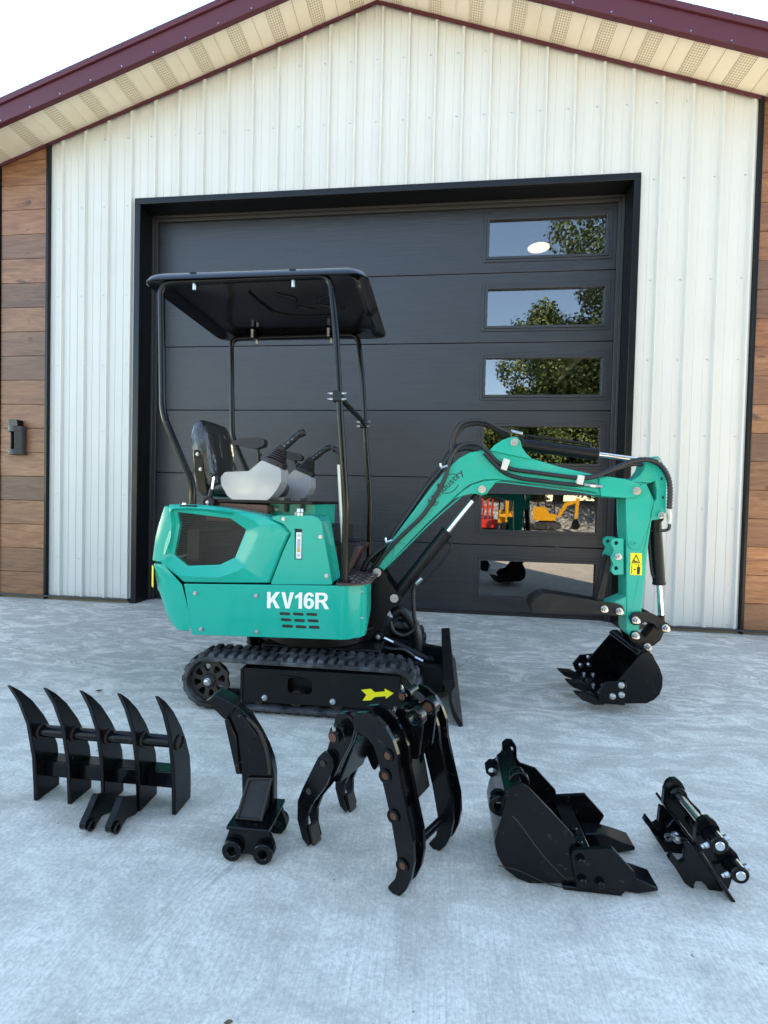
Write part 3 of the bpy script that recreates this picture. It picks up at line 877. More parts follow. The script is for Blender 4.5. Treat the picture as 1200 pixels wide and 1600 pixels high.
mb = MB(); mb.box(-1.33, -0.40, 2.47, 3.43, 0.405, 0.417); mb.box(-1.3, -0.42, 2.50, 3.40, 0.418, 0.55); part('turntable_deck', mb, 'blacksat', ex, bevel=0.004)

# ---- counterweight and rear cover, swept round the back
def rear_loop(z, xs, xr, rc=0.21, inset=0.0):
    y0 = YN + 0.003 + inset
    pts = [(xs, y0)]
    xa = xr + inset
    for i in range(0, 11):
        a = R(9 * i)
        pts.append((xs - 0.03 - (xs - 0.03 - xa) * math.sin(a), y0 + rc - rc * math.cos(a)))
    full = pts + [(x, mir(y)) for x, y in pts[::-1]]
    return [(x, y, z) for x, y in full]
cw = [(-1.379,0.666),(-1.318,0.448),(-1.351,0.391)]
def cw_xs(z):
    pts = [(0.40, cw[2][0]), (cw[1][1], cw[1][0]), (cw[0][1], cw[0][0]), (0.79, -1.505)]
    pts[0] = (cw[2][1], cw[2][0])
    for (z0, a), (z1, b) in zip(pts, pts[1:]):
        if z <= z1: return a + (b - a) * max(0, (z - z0)) / (z1 - z0)
    return pts[-1][1]
loops = []
for z, xr, ins in ((0.405, -1.44, 0.02), (0.412, -1.50, 0.006), (0.45, -1.548, 0), (0.50, -1.575, 0), (0.56, -1.592, 0), (0.60, -1.607, 0), (0.62, -1.622, 0), (cw[0][1], -1.626, 0), (0.70, -1.628, 0), (0.76, -1.622, 0), (0.772, -1.612, 0.004), (0.776, -1.58, 0.02)):
    loops.append(rear_loop(z, cw_xs(z) - 0.003, xr, inset=ins))
mb = MB(); mb.loft(loops, closed=False); part('counterweight', mb, 'green', ex, smooth=40, bevel=0)
loops = []
for z, xs, xr, ins in ((0.782, -1.492, -1.60, 0.012), (0.79, -1.50, -1.618, 0), (0.85, -1.495, -1.610, 0), (0.92, -1.485, -1.602, 0), (1.0, -1.475, -1.578, 0), (1.06, -1.475, -1.545, 0), (1.092, -1.48, -1.52, 0.004), (1.097, -1.485, -1.50, 0.02)):
    loops.append(rear_loop(z, xs + 0.02, xr, rc=0.16, inset=ins))
mb = MB(); mb.loft(loops, closed=False); rc = part('rear_cover', mb, 'green', ex, smooth=40)
mb = MB(); mb.prism([(-1.50, 2.66), (-1.50, 3.24), (-1.44, 3.42), (-1.40, 3.42), (-1.40, 2.48), (-1.44, 2.48)], 1.080, 1.094, 'Z'); part('rear_cover_top', mb, 'green', ex, bevel=0.004)
q = [(-1.599,0.716),(-1.601,0.575)]
mb = MB(); pts = [(-1.602 + 0.0, 2.56), (-1.60, 2.545), (-1.585, 2.525), (-1.56, 2.498)]
lo_, hi_ = 0.635, 0.755
mb.loft([[(x - 0.012, y - 0.010, lo_) for x, y in pts], [(x - 0.012, y - 0.010, hi_) for x, y in pts]], closed=False); part('warning_sticker', mb, 'yellow', ex)

# ---- floor plate, pedals, seat pedestal
FZ = 0.712
fp = [(-0.525, YN - 0.004), (-0.43, YN - 0.004), (-0.375, YN + 0.03), (-0.345, YN + 0.10), (-0.345, YF - 0.10), (-0.375, YF - 0.03), (-0.43, YF + 0.004), (-0.525, YF + 0.004)]
mb = MB(); mb.prism(fillet(fp, 0.03), FZ - 0.010, FZ, 'Z'); fl_ = part('floor_plate', mb, 'tread', ex, bevel=0.003)
mb = MB()
for i in range(3):
    for j in range(22):
        x = -0.49 + i * 0.05 + (0.02 if j % 2 else 0); y = YN + 0.05 + j * 0.042
        d = 0.008 if (i + j) % 2 else -0.008
        mb.prism([(x - 0.010, y - d), (x, y - d - 0.003), (x + 0.010, y + d), (x, y + d + 0.003)], FZ + 0.0002, FZ + 0.003, 'Z')
o = part('tread_pattern', mb, 'zinc', fl_); o['kind'] = 'stuff'
mb = MB(); mb.box(-0.66, -0.53, 2.69, 3.41, 0.66, 0.70); mb.box(-0.74, -0.66, 2.69, 3.2, 0.66, 0.99); part('footwell', mb, 'inside', ex)
for yy in (2.76, 3.02):
    mb = MB(); mb.prism([(-0.535, FZ), (-0.52, FZ), (-0.44, FZ + 0.16), (-0.47, FZ + 0.17)], yy, yy + 0.10)
    pd = part('travel_pedal', mb, 'tread', ex, bevel=0.004)
    mb = MB(); mb.box(-0.60, -0.48, yy - 0.02, yy + 0.07, FZ + 0.171, FZ + 0.186); mb.box(-0.60, -0.585, yy, yy + 0.05, FZ, FZ + 0.17); part('pedal_pad', mb, 'plastic', pd, bevel=0.004)
ped = [(-0.984,1.127),(-0.710,1.130),(-0.708,1.033),(-0.982,1.025)]
mb = MB(); mb.box(ped[0][0], ped[1][0], 2.70, 3.25, ped[2][1] - 0.05, ped[0][1]); part('seat_pedestal', mb, 'green', ex, bevel=0.004)
for q in [(-0.940,1.087),(-0.820,1.064)]: bolt(ex, (q[0], 2.6995, q[1]), 0.008, h=0.006)
for q in [(-0.875,1.104),(-0.779,1.106)]:
    mb = MB(); mb.box(q[0] - 0.010, q[0] + 0.010, 2.675, 2.699, q[1] - 0.03, q[1] + 0.045); mb.box(q[0] - 0.008, q[0] + 0.03, 2.66, 2.6745, q[1] + 0.03, q[1] + 0.05); part('latch', mb, 'plastic', ex, bevel=0.003)
rb = [(-1.325,1.116),(-0.958,1.113),(-0.957,1.048),(-1.324,1.064)]
mb = MB(); mb.prism([(rb[0][0], rb[3][1] - 0.05), (rb[2][0], rb[2][1] - 0.03), (rb[1][0], rb[1][1]), (rb[0][0], rb[0][1] + 0.005)], 2.60, 3.30); part('seat_base_panel', mb, 'redbrown', ex, bevel=0.003)
mb = MB(); mb.box(rb[0][0] + 0.01, rb[1][0] + 0.26, 2.585, 3.32, rb[0][1] + 0.006, rb[0][1] + 0.024); part('seat_rail', mb, 'black', ex, bevel=0.004)
ZB = rb[0][1] + 0.025

# ---- seat in clear film
sb = [(-1.582,1.641),(-1.530,1.657),(-1.382,1.189),(-1.443,1.142),(-1.522,1.153),(-1.569,1.378)]
def cushion(profile, y0, y1, r, nst=9):
    """profile (x, z) swept across y with rounded shoulders"""
    c = (sum(a for a, b in profile) / len(profile), sum(b for a, b in profile) / len(profile))
    loops = []
    for i in range(nst + 1):
        t = -1 + 2 * i / nst
        k = (1 - abs(t) ** 5) ** 0.25 if abs(t) < 1 else 0.0
        k = max(k, 0.35)
        s = 1 - (1 - k) * r
        loops.append([(c[0] + (a - c[0]) * s, (y0 + y1) / 2 + t * (y1 - y0) / 2, c[1] + (b - c[1]) * s) for a, b in profile])
    return MB().loft(loops, cap0=True, cap1=True)
bp = [(-1.62, 0), ]
X0 = [(-1.514,1.612),(-1.466,1.180),(-1.452,1.628),(-1.345,1.178),(-1.178,1.316)]
bx0, bz0 = X0[0]; bx1, bz1 = X0[1]
prof = fillet([(bx1 - 0.01, bz1 - 0.01), (bx1 + 0.12, bz1 - 0.02), (bx0 + 0.10, bz0 - 0.06), (bx0 + 0.07, bz0 + 0.015), (bx0 + 0.02, bz0 + 0.01), (bx0 - 0.005, bz0 - 0.06)], 0.035)
seat = part('seat_back', cushion(prof, 2.76, 3.14, 0.55), 'vinyl', ex, smooth=60)
def grow(p, e):
    c = (sum(a for a, b in p) / len(p), sum(b for a, b in p) / len(p))
    return [(c[0] + (a - c[0]) * (1 + e / 0.06 * 0.5), c[1] + (b - c[1]) * (1 + e / 0.25)) for a, b in p]
fm = cushion(grow(prof, 0.009), 2.75, 3.15, 0.5, 22)
fm.v = [(x + 0.006 * math.sin(z * 30 + y * 45) * math.sin(y * 30 + 1), y + 0.004 * math.sin(z * 80 + x * 60), z + 0.004 * math.sin(y * 110 + z * 40)) for x, y, z in fm.v]
part('plastic_cover', fm, 'film', seat, smooth=60)
cp = fillet([(bx1 + 0.02, ZB + 0.02), (bx1 + 0.46, ZB + 0.02), (bx1 + 0.48, ZB + 0.09), (bx1 + 0.44, ZB + 0.125), (bx1 + 0.08, ZB + 0.09)], 0.03)
sc_ = part('seat_cushion', cushion(cp, 2.78, 3.12, 0.4), 'vinyl', ex, smooth=60)
fm = cushion([(a + (a - (bx1 + 0.25)) * 0.03, b + 0.006) for a, b in cp], 2.77, 3.13, 0.35, 20)
fm.v = [(x, y, z + 0.005 * math.sin(x * 70 + y * 40) + 0.003 * math.sin(y * 120)) for x, y, z in fm.v]
part('plastic_cover', fm, 'film', sc_, smooth=60)
# side bracket of the seat
br = [(-1.483,1.437),(-1.454,1.437),(-1.429,1.390),(-1.393,1.176),(-1.417,1.152),(-1.451,1.191),(-1.473,1.312)]
mb = MB(); mb.prism(fillet(br, 0.02), 2.742, 2.752); bk = part('seat_bracket', mb, 'black', ex, bevel=0.003)
for q in [(-1.457,1.410),(-1.436,1.319)]: bolt(bk, (q[0], 2.742, q[1]), 0.009, h=0.006)
# little lever with a round base
q = [(-1.293,1.120),(-1.276,1.197),(-1.265,1.280)]
mb = MB(); mb.cyl((q[0][0], 2.555, q[0][1]), (q[0][0], 2.585, q[0][1]), 0.034, n=24); lv = part('throttle_lever', mb, 'plastic', ex, bevel=0.004)
mb = MB(); mb.cyl((q[0][0], 2.57, q[0][1] + 0.02), (q[1][0], 2.57, q[1][1]), 0.011, n=12); mb.tube([(q[2][0] - 0.012, 2.57, q[2][1] - 0.01), (q[2][0], 2.57, q[2][1]), (q[2][0] + 0.014, 2.57, q[2][1] + 0.004)], 0.012); part('lever_knob', mb, 'plastic', lv, bevel=0.002)
mb = MB(); mb.cyl((q[1][0], 2.57, q[1][1] - 0.005), (q[2][0], 2.57, q[2][1] - 0.012), 0.0065, n=10); part('lever_rod', mb, 'chrome', lv)
bolt(lv, (q[0][0], 2.554, q[0][1]), 0.009, h=0.006)

# ---- control consoles, joysticks, arm rests
def console(y0, y1, dx, dz, near):
    pr = [(-1.236,1.224),(-1.240,1.265),(-1.216,1.296),(-1.073,1.304),(-0.997,1.367),(-0.884,1.322),(-0.882,1.246),(-0.907,1.198),(-0.944,1.154),(-0.977,1.129),(-1.150,1.125),(-1.200,1.163)]
    if not near: pr = [(a + dx, b + dz) for a, b in pr]
    mb = MB(); mb.prism(fillet(pr, 0.022), y0, y1)
    c = part('console', mb, 'console', ex, bevel=0.006)
    mb = MB(); mb.prism([(a, b) for a, b in fillet([pr[4], pr[5], pr[6], (pr[6][0] - 0.03, pr[6][1] - 0.01), (pr[4][0] + 0.02, pr[4][1] - 0.04)], 0.004)], y0 + 0.012, y1 - 0.012)
    top = ((pr[4][0] + pr[5][0]) / 2, (pr[4][1] + pr[5][1]) / 2); yc = (y0 + y1) / 2
    ax = Vector((pr[4][1] - pr[5][1], 0, pr[5][0] - pr[4][0])).normalized()
    b0 = Vector((top[0], yc, top[1])) - ax * 0.004
    mb = MB(); mb.box(-0.06, 0.06, -0.055, 0.055, 0.0, 0.035)
    lo_ = []
    prof_ = [(0.062, 0.0), (0.062, 0.03)]
    for i in range(6):
        r1 = 0.056 - i * 0.0045
        prof_ += [(r1, 0.031 + i * 0.013), (r1, 0.036 + i * 0.013), (r1 - 0.010, 0.040 + i * 0.013)]
    prof_ += [(0.024, 0.115), (0.018, 0.122)]
    rotm = Vector((0, 0, 1)).rotation_difference(ax).to_matrix()
    loops = []
    for r, h in prof_:
        sq = 4.0 if h < 0.035 else 2.6
        lp = []
        for k in range(24):
            t = 2 * PI * k / 24
            cx, cy = math.cos(t), math.sin(t)
            f = (abs(cx) ** sq + abs(cy) ** sq) ** (-1 / sq)
            lp.append(tuple(b0 + rotm @ Vector((cx * f * r, cy * f * r * 0.95, h))))
        loops.append(lp)
    mb = MB().loft(loops, cap1=True)
    boot = part('joystick_boot', mb, 'plastic', c, smooth=40)
    g0 = b0 + ax * 0.10
    gd = Vector((0.62, 0, 0.55)).normalized() if near else Vector((0.66, 0, 0.52)).normalized()
    path = [g0, g0 + gd * 0.05, g0 + gd * 0.10, g0 + gd * 0.135 + Vector((0.004, 0, 0)), g0 + gd * 0.165 + Vector((0.016, 0, -0.004))]
    mb = MB().tube(path, lambda t: 0.017 + 0.003 * math.sin(t * PI * 1.5) + (0.006 if t > 0.72 else 0) - (0.006 if t > 0.97 else 0), n=14, smooth=5)
    gp = part('joystick_grip', mb, 'plastic', c, smooth=60)
    for s in (0.03, 0.06, 0.09):
        w = g0 + gd * s + Vector((0, -0.0185, 0))
        mb = MB().ball((0, 0, 0), 0.004, n=8); part('grip_screw', mb, 'zinc', c, loc=w)
    mb = MB().cyl((0, 0, 0), (0, -0.006, 0), 0.006, n=10); part('grip_button', mb, 'ink', c, loc=g0 + gd * 0.14 + Vector((0.006, -0.021, 0.002)))
    return c
console(2.60, 2.735, 0, 0, True)
console(3.16, 3.295, 0.02, -0.015, False)
def armrest(q, y0, y1, post):
    a, b, c_, d = q
    pr = fillet([a, (a[0] + 0.05, a[1] + 0.018), (b[0] - 0.02, b[1] + 0.015), b, (b[0] - 0.004, b[1] - 0.03), c_, (c_[0] - 0.03, c_[1] + 0.004), d], 0.012)
    o = part('arm_rest', MB().prism(pr, y0, y1), 'plastic', ex, bevel=0.010)
    yc = (y0 + y1) / 2
    mb = MB().cyl((c_[0] - 0.0, yc, c_[1] + 0.01), (post[0], yc, post[1]), 0.010, n=12); mb.cyl((post[0], yc, post[1] + 0.05), (post[0], yc, post[1] + 0.035), 0.015, n=12)
    part('arm_rest_post', mb, 'black', o)
armrest([(-1.198,1.483),(-1.010,1.488),(-1.060,1.439),(-1.194,1.464)], 2.67, 2.73, ([(-1.051,1.364)][0]))
armrest([(-1.092,1.465),(-0.935,1.449),(-0.994,1.418),(-1.086,1.443)], 3.19, 3.25, ([(-0.970,1.351)][0]))
# travel lever with pale rod behind the near post
q = [(-0.598,1.446),(-0.585,1.359),(-0.550,0.998)]
mb = MB().cyl((q[1][0], 2.75, q[1][1]), (q[2][0], 2.75, q[2][1] - 0.12), 0.0085, n=10); tl = part('travel_lever', mb, 'nylon', ex)
mb = MB().tube([(q[0][0] - 0.02, 2.75, q[0][1] + 0.004), (q[0][0], 2.75, q[0][1]), (q[1][0], 2.75, q[0][1] - 0.03), (q[1][0], 2.75, q[1][1])], lambda t: 0.018 - 0.007 * t, n=12, smooth=5); part('lever_grip', mb, 'plastic', tl, smooth=60)

# ---- canopy frame
def fr_path(y, k=1.0):
    p = [(-1.356,1.101),(-1.341,1.223),(-1.533,1.601),(-1.554,2.274),(-1.494,2.339),(-0.664,2.335),(-0.586,2.262),(-0.555,1.950),(-0.526,1.576),(-0.485,1.139),(-0.483,0.716)]
    return p
fp_ = [(-1.352, 1.10), (-1.352, 1.215), (-1.535, 1.605), (-1.555, 2.27), (-1.555, 2.332), (-0.60, 2.345), (-0.56, 2.03), (-0.528, 1.60), (-0.487, 1.14), (-0.485, FZ)]
def rounded_path(pts, r, n=6):
    out = [Vector(pts[0])]
    for i in range(1, len(pts) - 1):
        p = Vector(pts[i]); a = Vector(pts[i - 1]) - p; b = Vector(pts[i + 1]) - p
        d = min(r, a.length * 0.45, b.length * 0.45)
        s = p + a.normalized() * d; e = p + b.normalized() * d
        for k in range(n + 1):
            t = k / n; out.append(s * (1 - t) ** 2 + p * 2 * t * (1 - t) + e * t * t)
    out.append(Vector(pts[-1]))
    return out
fpath = rounded_path([(a, b, 0) for a, b in fp_[:3] + [fp_[4], fp_[5]] + fp_[6:]], 0.07)
for y in (2.50, 3.40):
    mb = MB().tube([(p.x, y, p.y) for p in fpath], 0.0185, n=14)
    po = part('canopy_frame', mb, 'black', ex, smooth=60)
    mb = MB(); mb.box(-1.40, -1.30, y - 0.05, y + 0.05, 1.092, 1.104); part('foot_plate', mb, 'black', po, bevel=0.003)
    bolt(po, (-1.385, y - 0.03, 1.104), 0.011, d=(0, 0, 1), h=0.008)
    mb = MB().cyl((-0.485, y, FZ + 0.0005), (-0.485, y, FZ + 0.006), 0.04, n=20); part('foot_plate', mb, 'black', po)
    for x in (-1.36, -0.80):
        bolt(po, (x, y - 0.0, 2.322), 0.010, d=(0, 0, -1), h=0.03)
zb = 1.70; zb = [(-0.546,1.702)][0][1]
xb = -0.545
mb = MB().cyl((xb + 0.012, 2.53, zb - 0.005), (xb + 0.014, 3.37, zb + 0.0), 0.016, n=14); cb_ = part('cross_brace', mb, 'black', ex)
for y in (2.50, 3.40):
    mb = MB(); mb.box(xb - 0.022, xb + 0.026, y - 0.026, y + 0.026, zb - 0.028, zb + 0.028); cl = part('clamp', mb, 'black', cb_, bevel=0.004)
    for dx in (-0.03, 0.034):
        for dz in (-0.015, 0.015): bolt(cb_, (xb + dx * 0.75, y - 0.012, zb + dz), 0.008, d=((-1 if dx < 0 else 1), -0.2, 0), h=0.014, stud=True)
# ---- canopy roof: moulded shell with a turned-down rim
def canopy():
    x0, x1, y0, y1 = -1.66, -0.395, 2.462, 3.462
    def loop(e, z, r, sag=0.0):
        a0, a1, b0, b1 = x0 + e, x1 - e, y0 + e, y1 - e
        pts = fillet([(a0, b0), (a1, b0), (a1, b1), (a0, b1)], r, 7)
        return [(x, y, z) for x, y in pts]
    top = [loop(0.0, 2.338, 0.10), loop(0.002, 2.346, 0.10), loop(0.012, 2.364, 0.10), loop(0.030, 2.380, 0.095), loop(0.055, 2.390, 0.09), loop(0.11, 2.396, 0.07), loop(0.4, 2.400, 0.05)]
    bot = [loop(0.004, 2.335, 0.10), loop(0.022, 2.346, 0.09), loop(0.06, 2.352, 0.085), loop(0.08, 2.372, 0.08), loop(0.11, 2.380, 0.07), loop(0.4, 2.384, 0.05)]
    mb = MB(); mb.loft(bot[::-1] + top, cap0=True, cap1=True)
    return mb
cn = part('canopy_roof', canopy(), 'canopy', ex, smooth=50)
# pressed ribs under the roof
for path in ([(-1.15, 2.75, 2.380), (-1.13, 2.95, 2.380), (-1.05, 3.10, 2.380), (-0.75, 3.12, 2.380), (-0.62, 3.0, 2.380)],
             [(-1.0, 2.78, 2.381), (-0.9, 2.86, 2.381), (-0.92, 2.97, 2.381), (-0.82, 3.03, 2.381)], [(-0.66, 2.80, 2.381), (-0.78, 2.92, 2.381), (-0.66, 3.03, 2.381)]):
    mb = MB().tube(path, 0.007, n=8, smooth=6); part('pressed_rib', mb, 'black', cn, smooth=60)
for x in (-1.36, -0.80):
    for y in (2.515, 3.36):
        mb = MB(); mb.box(x - 0.018, x + 0.018, y - 0.04, y + 0.04, 2.352, 2.378); mb.cyl((x, y, 2.352), (x, y, 2.30), 0.009, n=8); part('canopy_mount', mb, 'black', cn, bevel=0.004)
        for dz in (2.33, 2.35, 2.37) if y > 3 else (): bolt(cn, (x, y - 0.042, dz - 0.01), 0.008, h=0.006)

# ---- undercarriage
TR, TZ = 0.134, 0.153
TX0, TX1 = -1.210, -0.205
def stad(r, n=16):
    """closed track path round sprocket and idler as (x, z)"""
    pts = []
    for i in range(n + 1): a = R(90 + 180 * i / n); pts.append((TX0 + r * math.cos(a), TZ + r * math.sin(a)))
    for i in range(n + 1): a = R(-90 + 180 * i / n); pts.append((TX1 + r * math.cos(a), TZ + r * math.sin(a)))
    return pts
def track_at(s, r):
    Ls = TX1 - TX0; La = PI * r
    s = s % (2 * Ls + 2 * La)
    if s < Ls: return TX1 - s, TZ + r, 90
    s -= Ls
    if s < La: a = 90 + 180 * s / La; return TX0 + r * math.cos(R(a)), TZ + r * math.sin(R(a)), a
    s -= La
    if s < Ls: return TX0 + s, TZ - r, 270
    s -= Ls
    a = 270 + 180 * s / La
    return TX1 + r * math.cos(R(a)), TZ + r * math.sin(R(a)), a
def lug_mesh():
    mb = MB()
    # local: x along the track, y across, z outwards
    mb.loft([[(-0.020, 0, 0), (0.016, 0, 0), (0.020, 0.05, 0), (0.020, 0.10, 0), (-0.014, 0.10, 0), (-0.020, 0.05, 0)],
             [(-0.015, 0.008, 0.018), (0.011, 0.008, 0.018), (0.015, 0.05, 0.018), (0.015, 0.095, 0.018), (-0.009, 0.095, 0.018), (-0.015, 0.05, 0.018)]], cap1=True)
    return to_mesh('track_lug', mb, M['rubber'], 30)
lugm = lug_mesh()
toothm = to_mesh('drive_tooth', MB().loft([[(-0.014, 0, 0), (0.014, 0, 0), (0.014, 0.05, 0), (-0.014, 0.05, 0)], [(-0.007, 0.005, -0.03), (0.007, 0.005, -0.03), (0.007, 0.045, -0.03), (-0.007, 0.045, -0.03)]], cap1=True), M['rubber'], 30)
def track(y0, y1):
    mb = MB(); mb.prism(stad(TR), y0, y1, holes=[stad(TR - 0.020)])
    t = part('crawler_track', mb, 'rubber', ex, bevel=0.004)
    tot = 2 * (TX1 - TX0) + 2 * PI * TR
    n = 52
    for i in range(n):
        for side in (0, 1):
            x, z, a = track_at(tot * (i + (0.5 if side else 0)) / n, TR - 0.001)
            o = link('track_lug', lugm, t, (x, (y0 + 0.014) if side == 0 else (y1 - 0.014), z))
            # rotate about y so that local z points outwards
            o.rotation_euler = (0, R(90 - a), 0)
            if side: o.scale = (1, -1, 1)
        x, z, a = track_at(tot * i / n, TR - 0.020)
        o = link('drive_tooth', toothm, t, (x, (y0 + y1) / 2 - 0.025, z)); o.rotation_euler = (0, R(90 - a), 0)
    # sprocket with windows
    c = (TX0, TZ); sgn = -1 if y0 < YC else 1
    yo = y0 + 0.035 if y0 < YC else y1 - 0.035
    holes = []
    for k in range(8):
        a = k * 45 + 10
        holes.append(fillet([(c[0] + rr * math.cos(R(aa)), c[1] + rr * math.sin(R(aa))) for rr, aa in ((0.050, a - 9), (0.088, a - 14), (0.091, a), (0.088, a + 14), (0.050, a + 9))], 0.008))
    gear = []
    for k in range(9 * 4):
        rr = 0.113 if (k // 2) % 2 else 0.104
        gear.append((c[0] + rr * math.cos(R(k * 10)), c[1] + rr * math.sin(R(k * 10))))
    mb = MB(); mb.prism(fillet(gear, 0.006, 2), yo, yo + 0.02 * -sgn, holes=holes); sp = part('sprocket', mb, 'iron', ex, bevel=0.003)
    mb = MB().cyl((c[0], yo, c[1]), (c[0], yo + 0.02 * sgn, c[1]), 0.040, 0.030, n=24); mb.cyl((c[0], yo + 0.02 * -sgn, c[1]), (c[0], yo + 0.12 * -sgn, c[1]), 0.055, n=24); part('sprocket_hub', mb, 'iron', sp, bevel=0.003)
    bolt(sp, (c[0], yo + 0.02 * sgn, c[1]), 0.017, d=(0, sgn, 0), h=0.012)
    mb = MB().cyl((TX1, y0 + 0.05, TZ), (TX1, y1 - 0.05, TZ), 0.100, n=32); mb.cyl((TX1, y0 + 0.04, TZ), (TX1, y1 - 0.04, TZ), 0.03, n=20); part('idler', mb, 'iron', ex, bevel=0.004)
    for xx in (-0.93, -0.72, -0.50):
        mb = MB().cyl((xx, y0 + 0.03, 0.085), (xx, y1 - 0.03, 0.085), 0.042, n=24); mb.cyl((xx, y0 + 0.028, 0.085), (xx, y0 + 0.0295, 0.085), 0.03, n=20); part('track_roller', mb, 'iron', ex, bevel=0.004)
track(2.405, 2.63); track(3.27, 3.495)
# track frame boxes
tf = [(-1.010,0.239),(-0.168,0.249),(-0.163,0.070),(-1.010,0.059)]
def frame_box(y0, y1, yslot):
    hole = fillet([(-0.766,0.203),(-0.632,0.205),(-0.630,0.120),(-0.765,0.118)], 0.03)
    mb = MB(); mb.prism([tf[3], tf[2], tf[1], tf[0]], y0, y0 + 0.012, holes=[hole] if yslot else [])
    mb.prism([(tf[3][0] + 0.01, tf[3][1] + 0.01), (tf[2][0] - 0.01, tf[2][1] + 0.01), (tf[1][0] - 0.01, tf[1][1] - 0.01), (tf[0][0] + 0.01, tf[0][1] - 0.01)], y0 + 0.06, y1)
    return mb
t1 = part('track_frame', frame_box(2.422, 2.63, True), 'blacksat', ex, bevel=0.003)
mb = MB(); mb.prism([tf[3], tf[2], tf[1], tf[0]], 3.28, 3.478); part('track_frame', mb, 'blacksat', ex, bevel=0.003)
mb = MB(); mb.prism([(-1.026,0.234),(-1.012,0.242),(-1.012,0.052),(-1.025,0.051)], 2.418, 2.6); part('frame_end_plate', mb, 'blacksat', t1, bevel=0.002)
for q in [(-0.890,0.087),(-0.520,0.092)]: bolt(t1, (q[0], 2.422, q[1]), 0.013, h=0.008)
q = [(-0.673,0.161),(-0.655,0.149)]
mb = MB().tube([(q[0][0], 2.5, q[0][1]), (q[0][0] + 0.012, 2.495, q[0][1]), (q[1][0], 2.495, q[1][1])], 0.006, smooth=4); part('grease_fitting', mb, 'zinc', t1)
ar = [(-0.369,0.165),(-0.319,0.174),(-0.298,0.157),(-0.245,0.165),(-0.247,0.180),(-0.199,0.159),(-0.239,0.127),(-0.241,0.141),(-0.298,0.132),(-0.317,0.114),(-0.361,0.109),(-0.341,0.140)]
mb = MB().prism(ar, 2.4195, 2.4215); part('direction_arrow', mb, 'yellow', t1, smooth=0)
# cross frame, swing ring
mb = MB(); mb.box(-1.0, -0.30, 2.66, 3.24, 0.14, 0.30); part('cross_frame', mb, 'blacksat', ex, bevel=0.008)
mb = MB().cyl((-0.72, YC, 0.30), (-0.72, YC, 0.404), 0.33, n=48); part('swing_ring', mb, 'blacksat', ex, bevel=0.005)
mb = MB()
for k in range(28):
    a = 2 * PI * k / 28; mb.cyl((-0.72 + 0.345 * math.cos(a), YC + 0.345 * math.sin(a), 0.375), (-0.72 + 0.345 * math.cos(a), YC + 0.345 * math.sin(a), 0.395), 0.009, n=6)
mb.cyl((-0.72, YC, 0.380), (-0.72, YC, 0.3855), 0.37, n=48)
part('ring_bolts', mb, 'blackdusty', ex)

# ---- dozer blade
bl = [(0.052,0.235),(0.112,0.241),(0.116,0.209),(0.099,0.181),(0.101,0.131),(0.122,0.073),(0.163,0.009),(0.143,-0.006),(0.106,0.052),(0.086,0.120),(0.083,0.180),(0.052,0.215)]
mb = MB().prism(fillet(bl, 0.008), YN - 0.01, YF + 0.01); bd = part('dozer_blade', mb, 'blacksat', ex, bevel=0.003)
for y in (2.74, 3.12):
    mb = MB(); mb.prism([(-0.36, 0.14), (0.065, 0.05), (0.065, 0.19), (-0.02, 0.20), (-0.36, 0.24)], y, y + 0.05); part('blade_arm', mb, 'blacksat', bd, bevel=0.004)
mb = MB(); mb.box(-0.32, 0.062, 2.80, 3.11, 0.07, 0.10); part('blade_brace', mb, 'blacksat', bd, bevel=0.004)
c0 = Vector((-0.33, 2.86, 0.325)); c1 = Vector((0.0, 2.86, 0.165))
q = [(-0.335,0.328),(-0.271,0.300),(-0.144,0.229),(-0.066,0.199),(-0.019,0.190)]
c0 = Vector((q[0][0], 2.86, q[0][1])); c1 = Vector((q[4][0], 2.86, q[4][1])); dv = c1 - c0
mb = MB().cyl(c0 + dv * 0.28, c0 + dv * 0.86, 0.024, n=20); bc = part('blade_cylinder', mb, 'blacksat', ex, bevel=0.003)
mb = MB().cyl(c0 + dv * 0.10, c0 + dv * 0.2795, 0.013, n=16); part('cylinder_rod', mb, 'chrome', bc)
mb = MB().cyl(c0 + Vector((0, -0.03, 0)), c0 + Vector((0, 0.03, 0)), 0.026, n=20); part('cylinder_eye', mb, 'blacksat', bc, bevel=0.003); mb = MB().cyl(c1 + Vector((0, -0.03, 0)), c1 + Vector((0, 0.03, 0)), 0.026, n=20); mb.cyl(c0 + dv * 0.86, c1, 0.02, n=16); part('cylinder_eye', mb, 'blacksat', bc, bevel=0.003)
mb = MB().cyl(c0 + dv * 0.70 + Vector((0, -0.035, -0.012)), c0 + dv * 0.86 + Vector((0, -0.035, -0.012)), 0.011, n=6); part('hose_fitting', mb, 'zinc', bc)
mb = MB().tube([c0 + dv * 0.70 + Vector((0, -0.035, -0.012)), c0 + dv * 0.5 + Vector((0, -0.06, 0.01)), c0 + dv * 0.3 + Vector((-0.03, -0.05, -0.02)), c0 + Vector((-0.12, 0.0, -0.04))], 0.011, smooth=8); part('hose', mb, 'hose', bc, smooth=60)
bolt(bc, tuple(c0 + Vector((0, -0.03, 0))), 0.011)

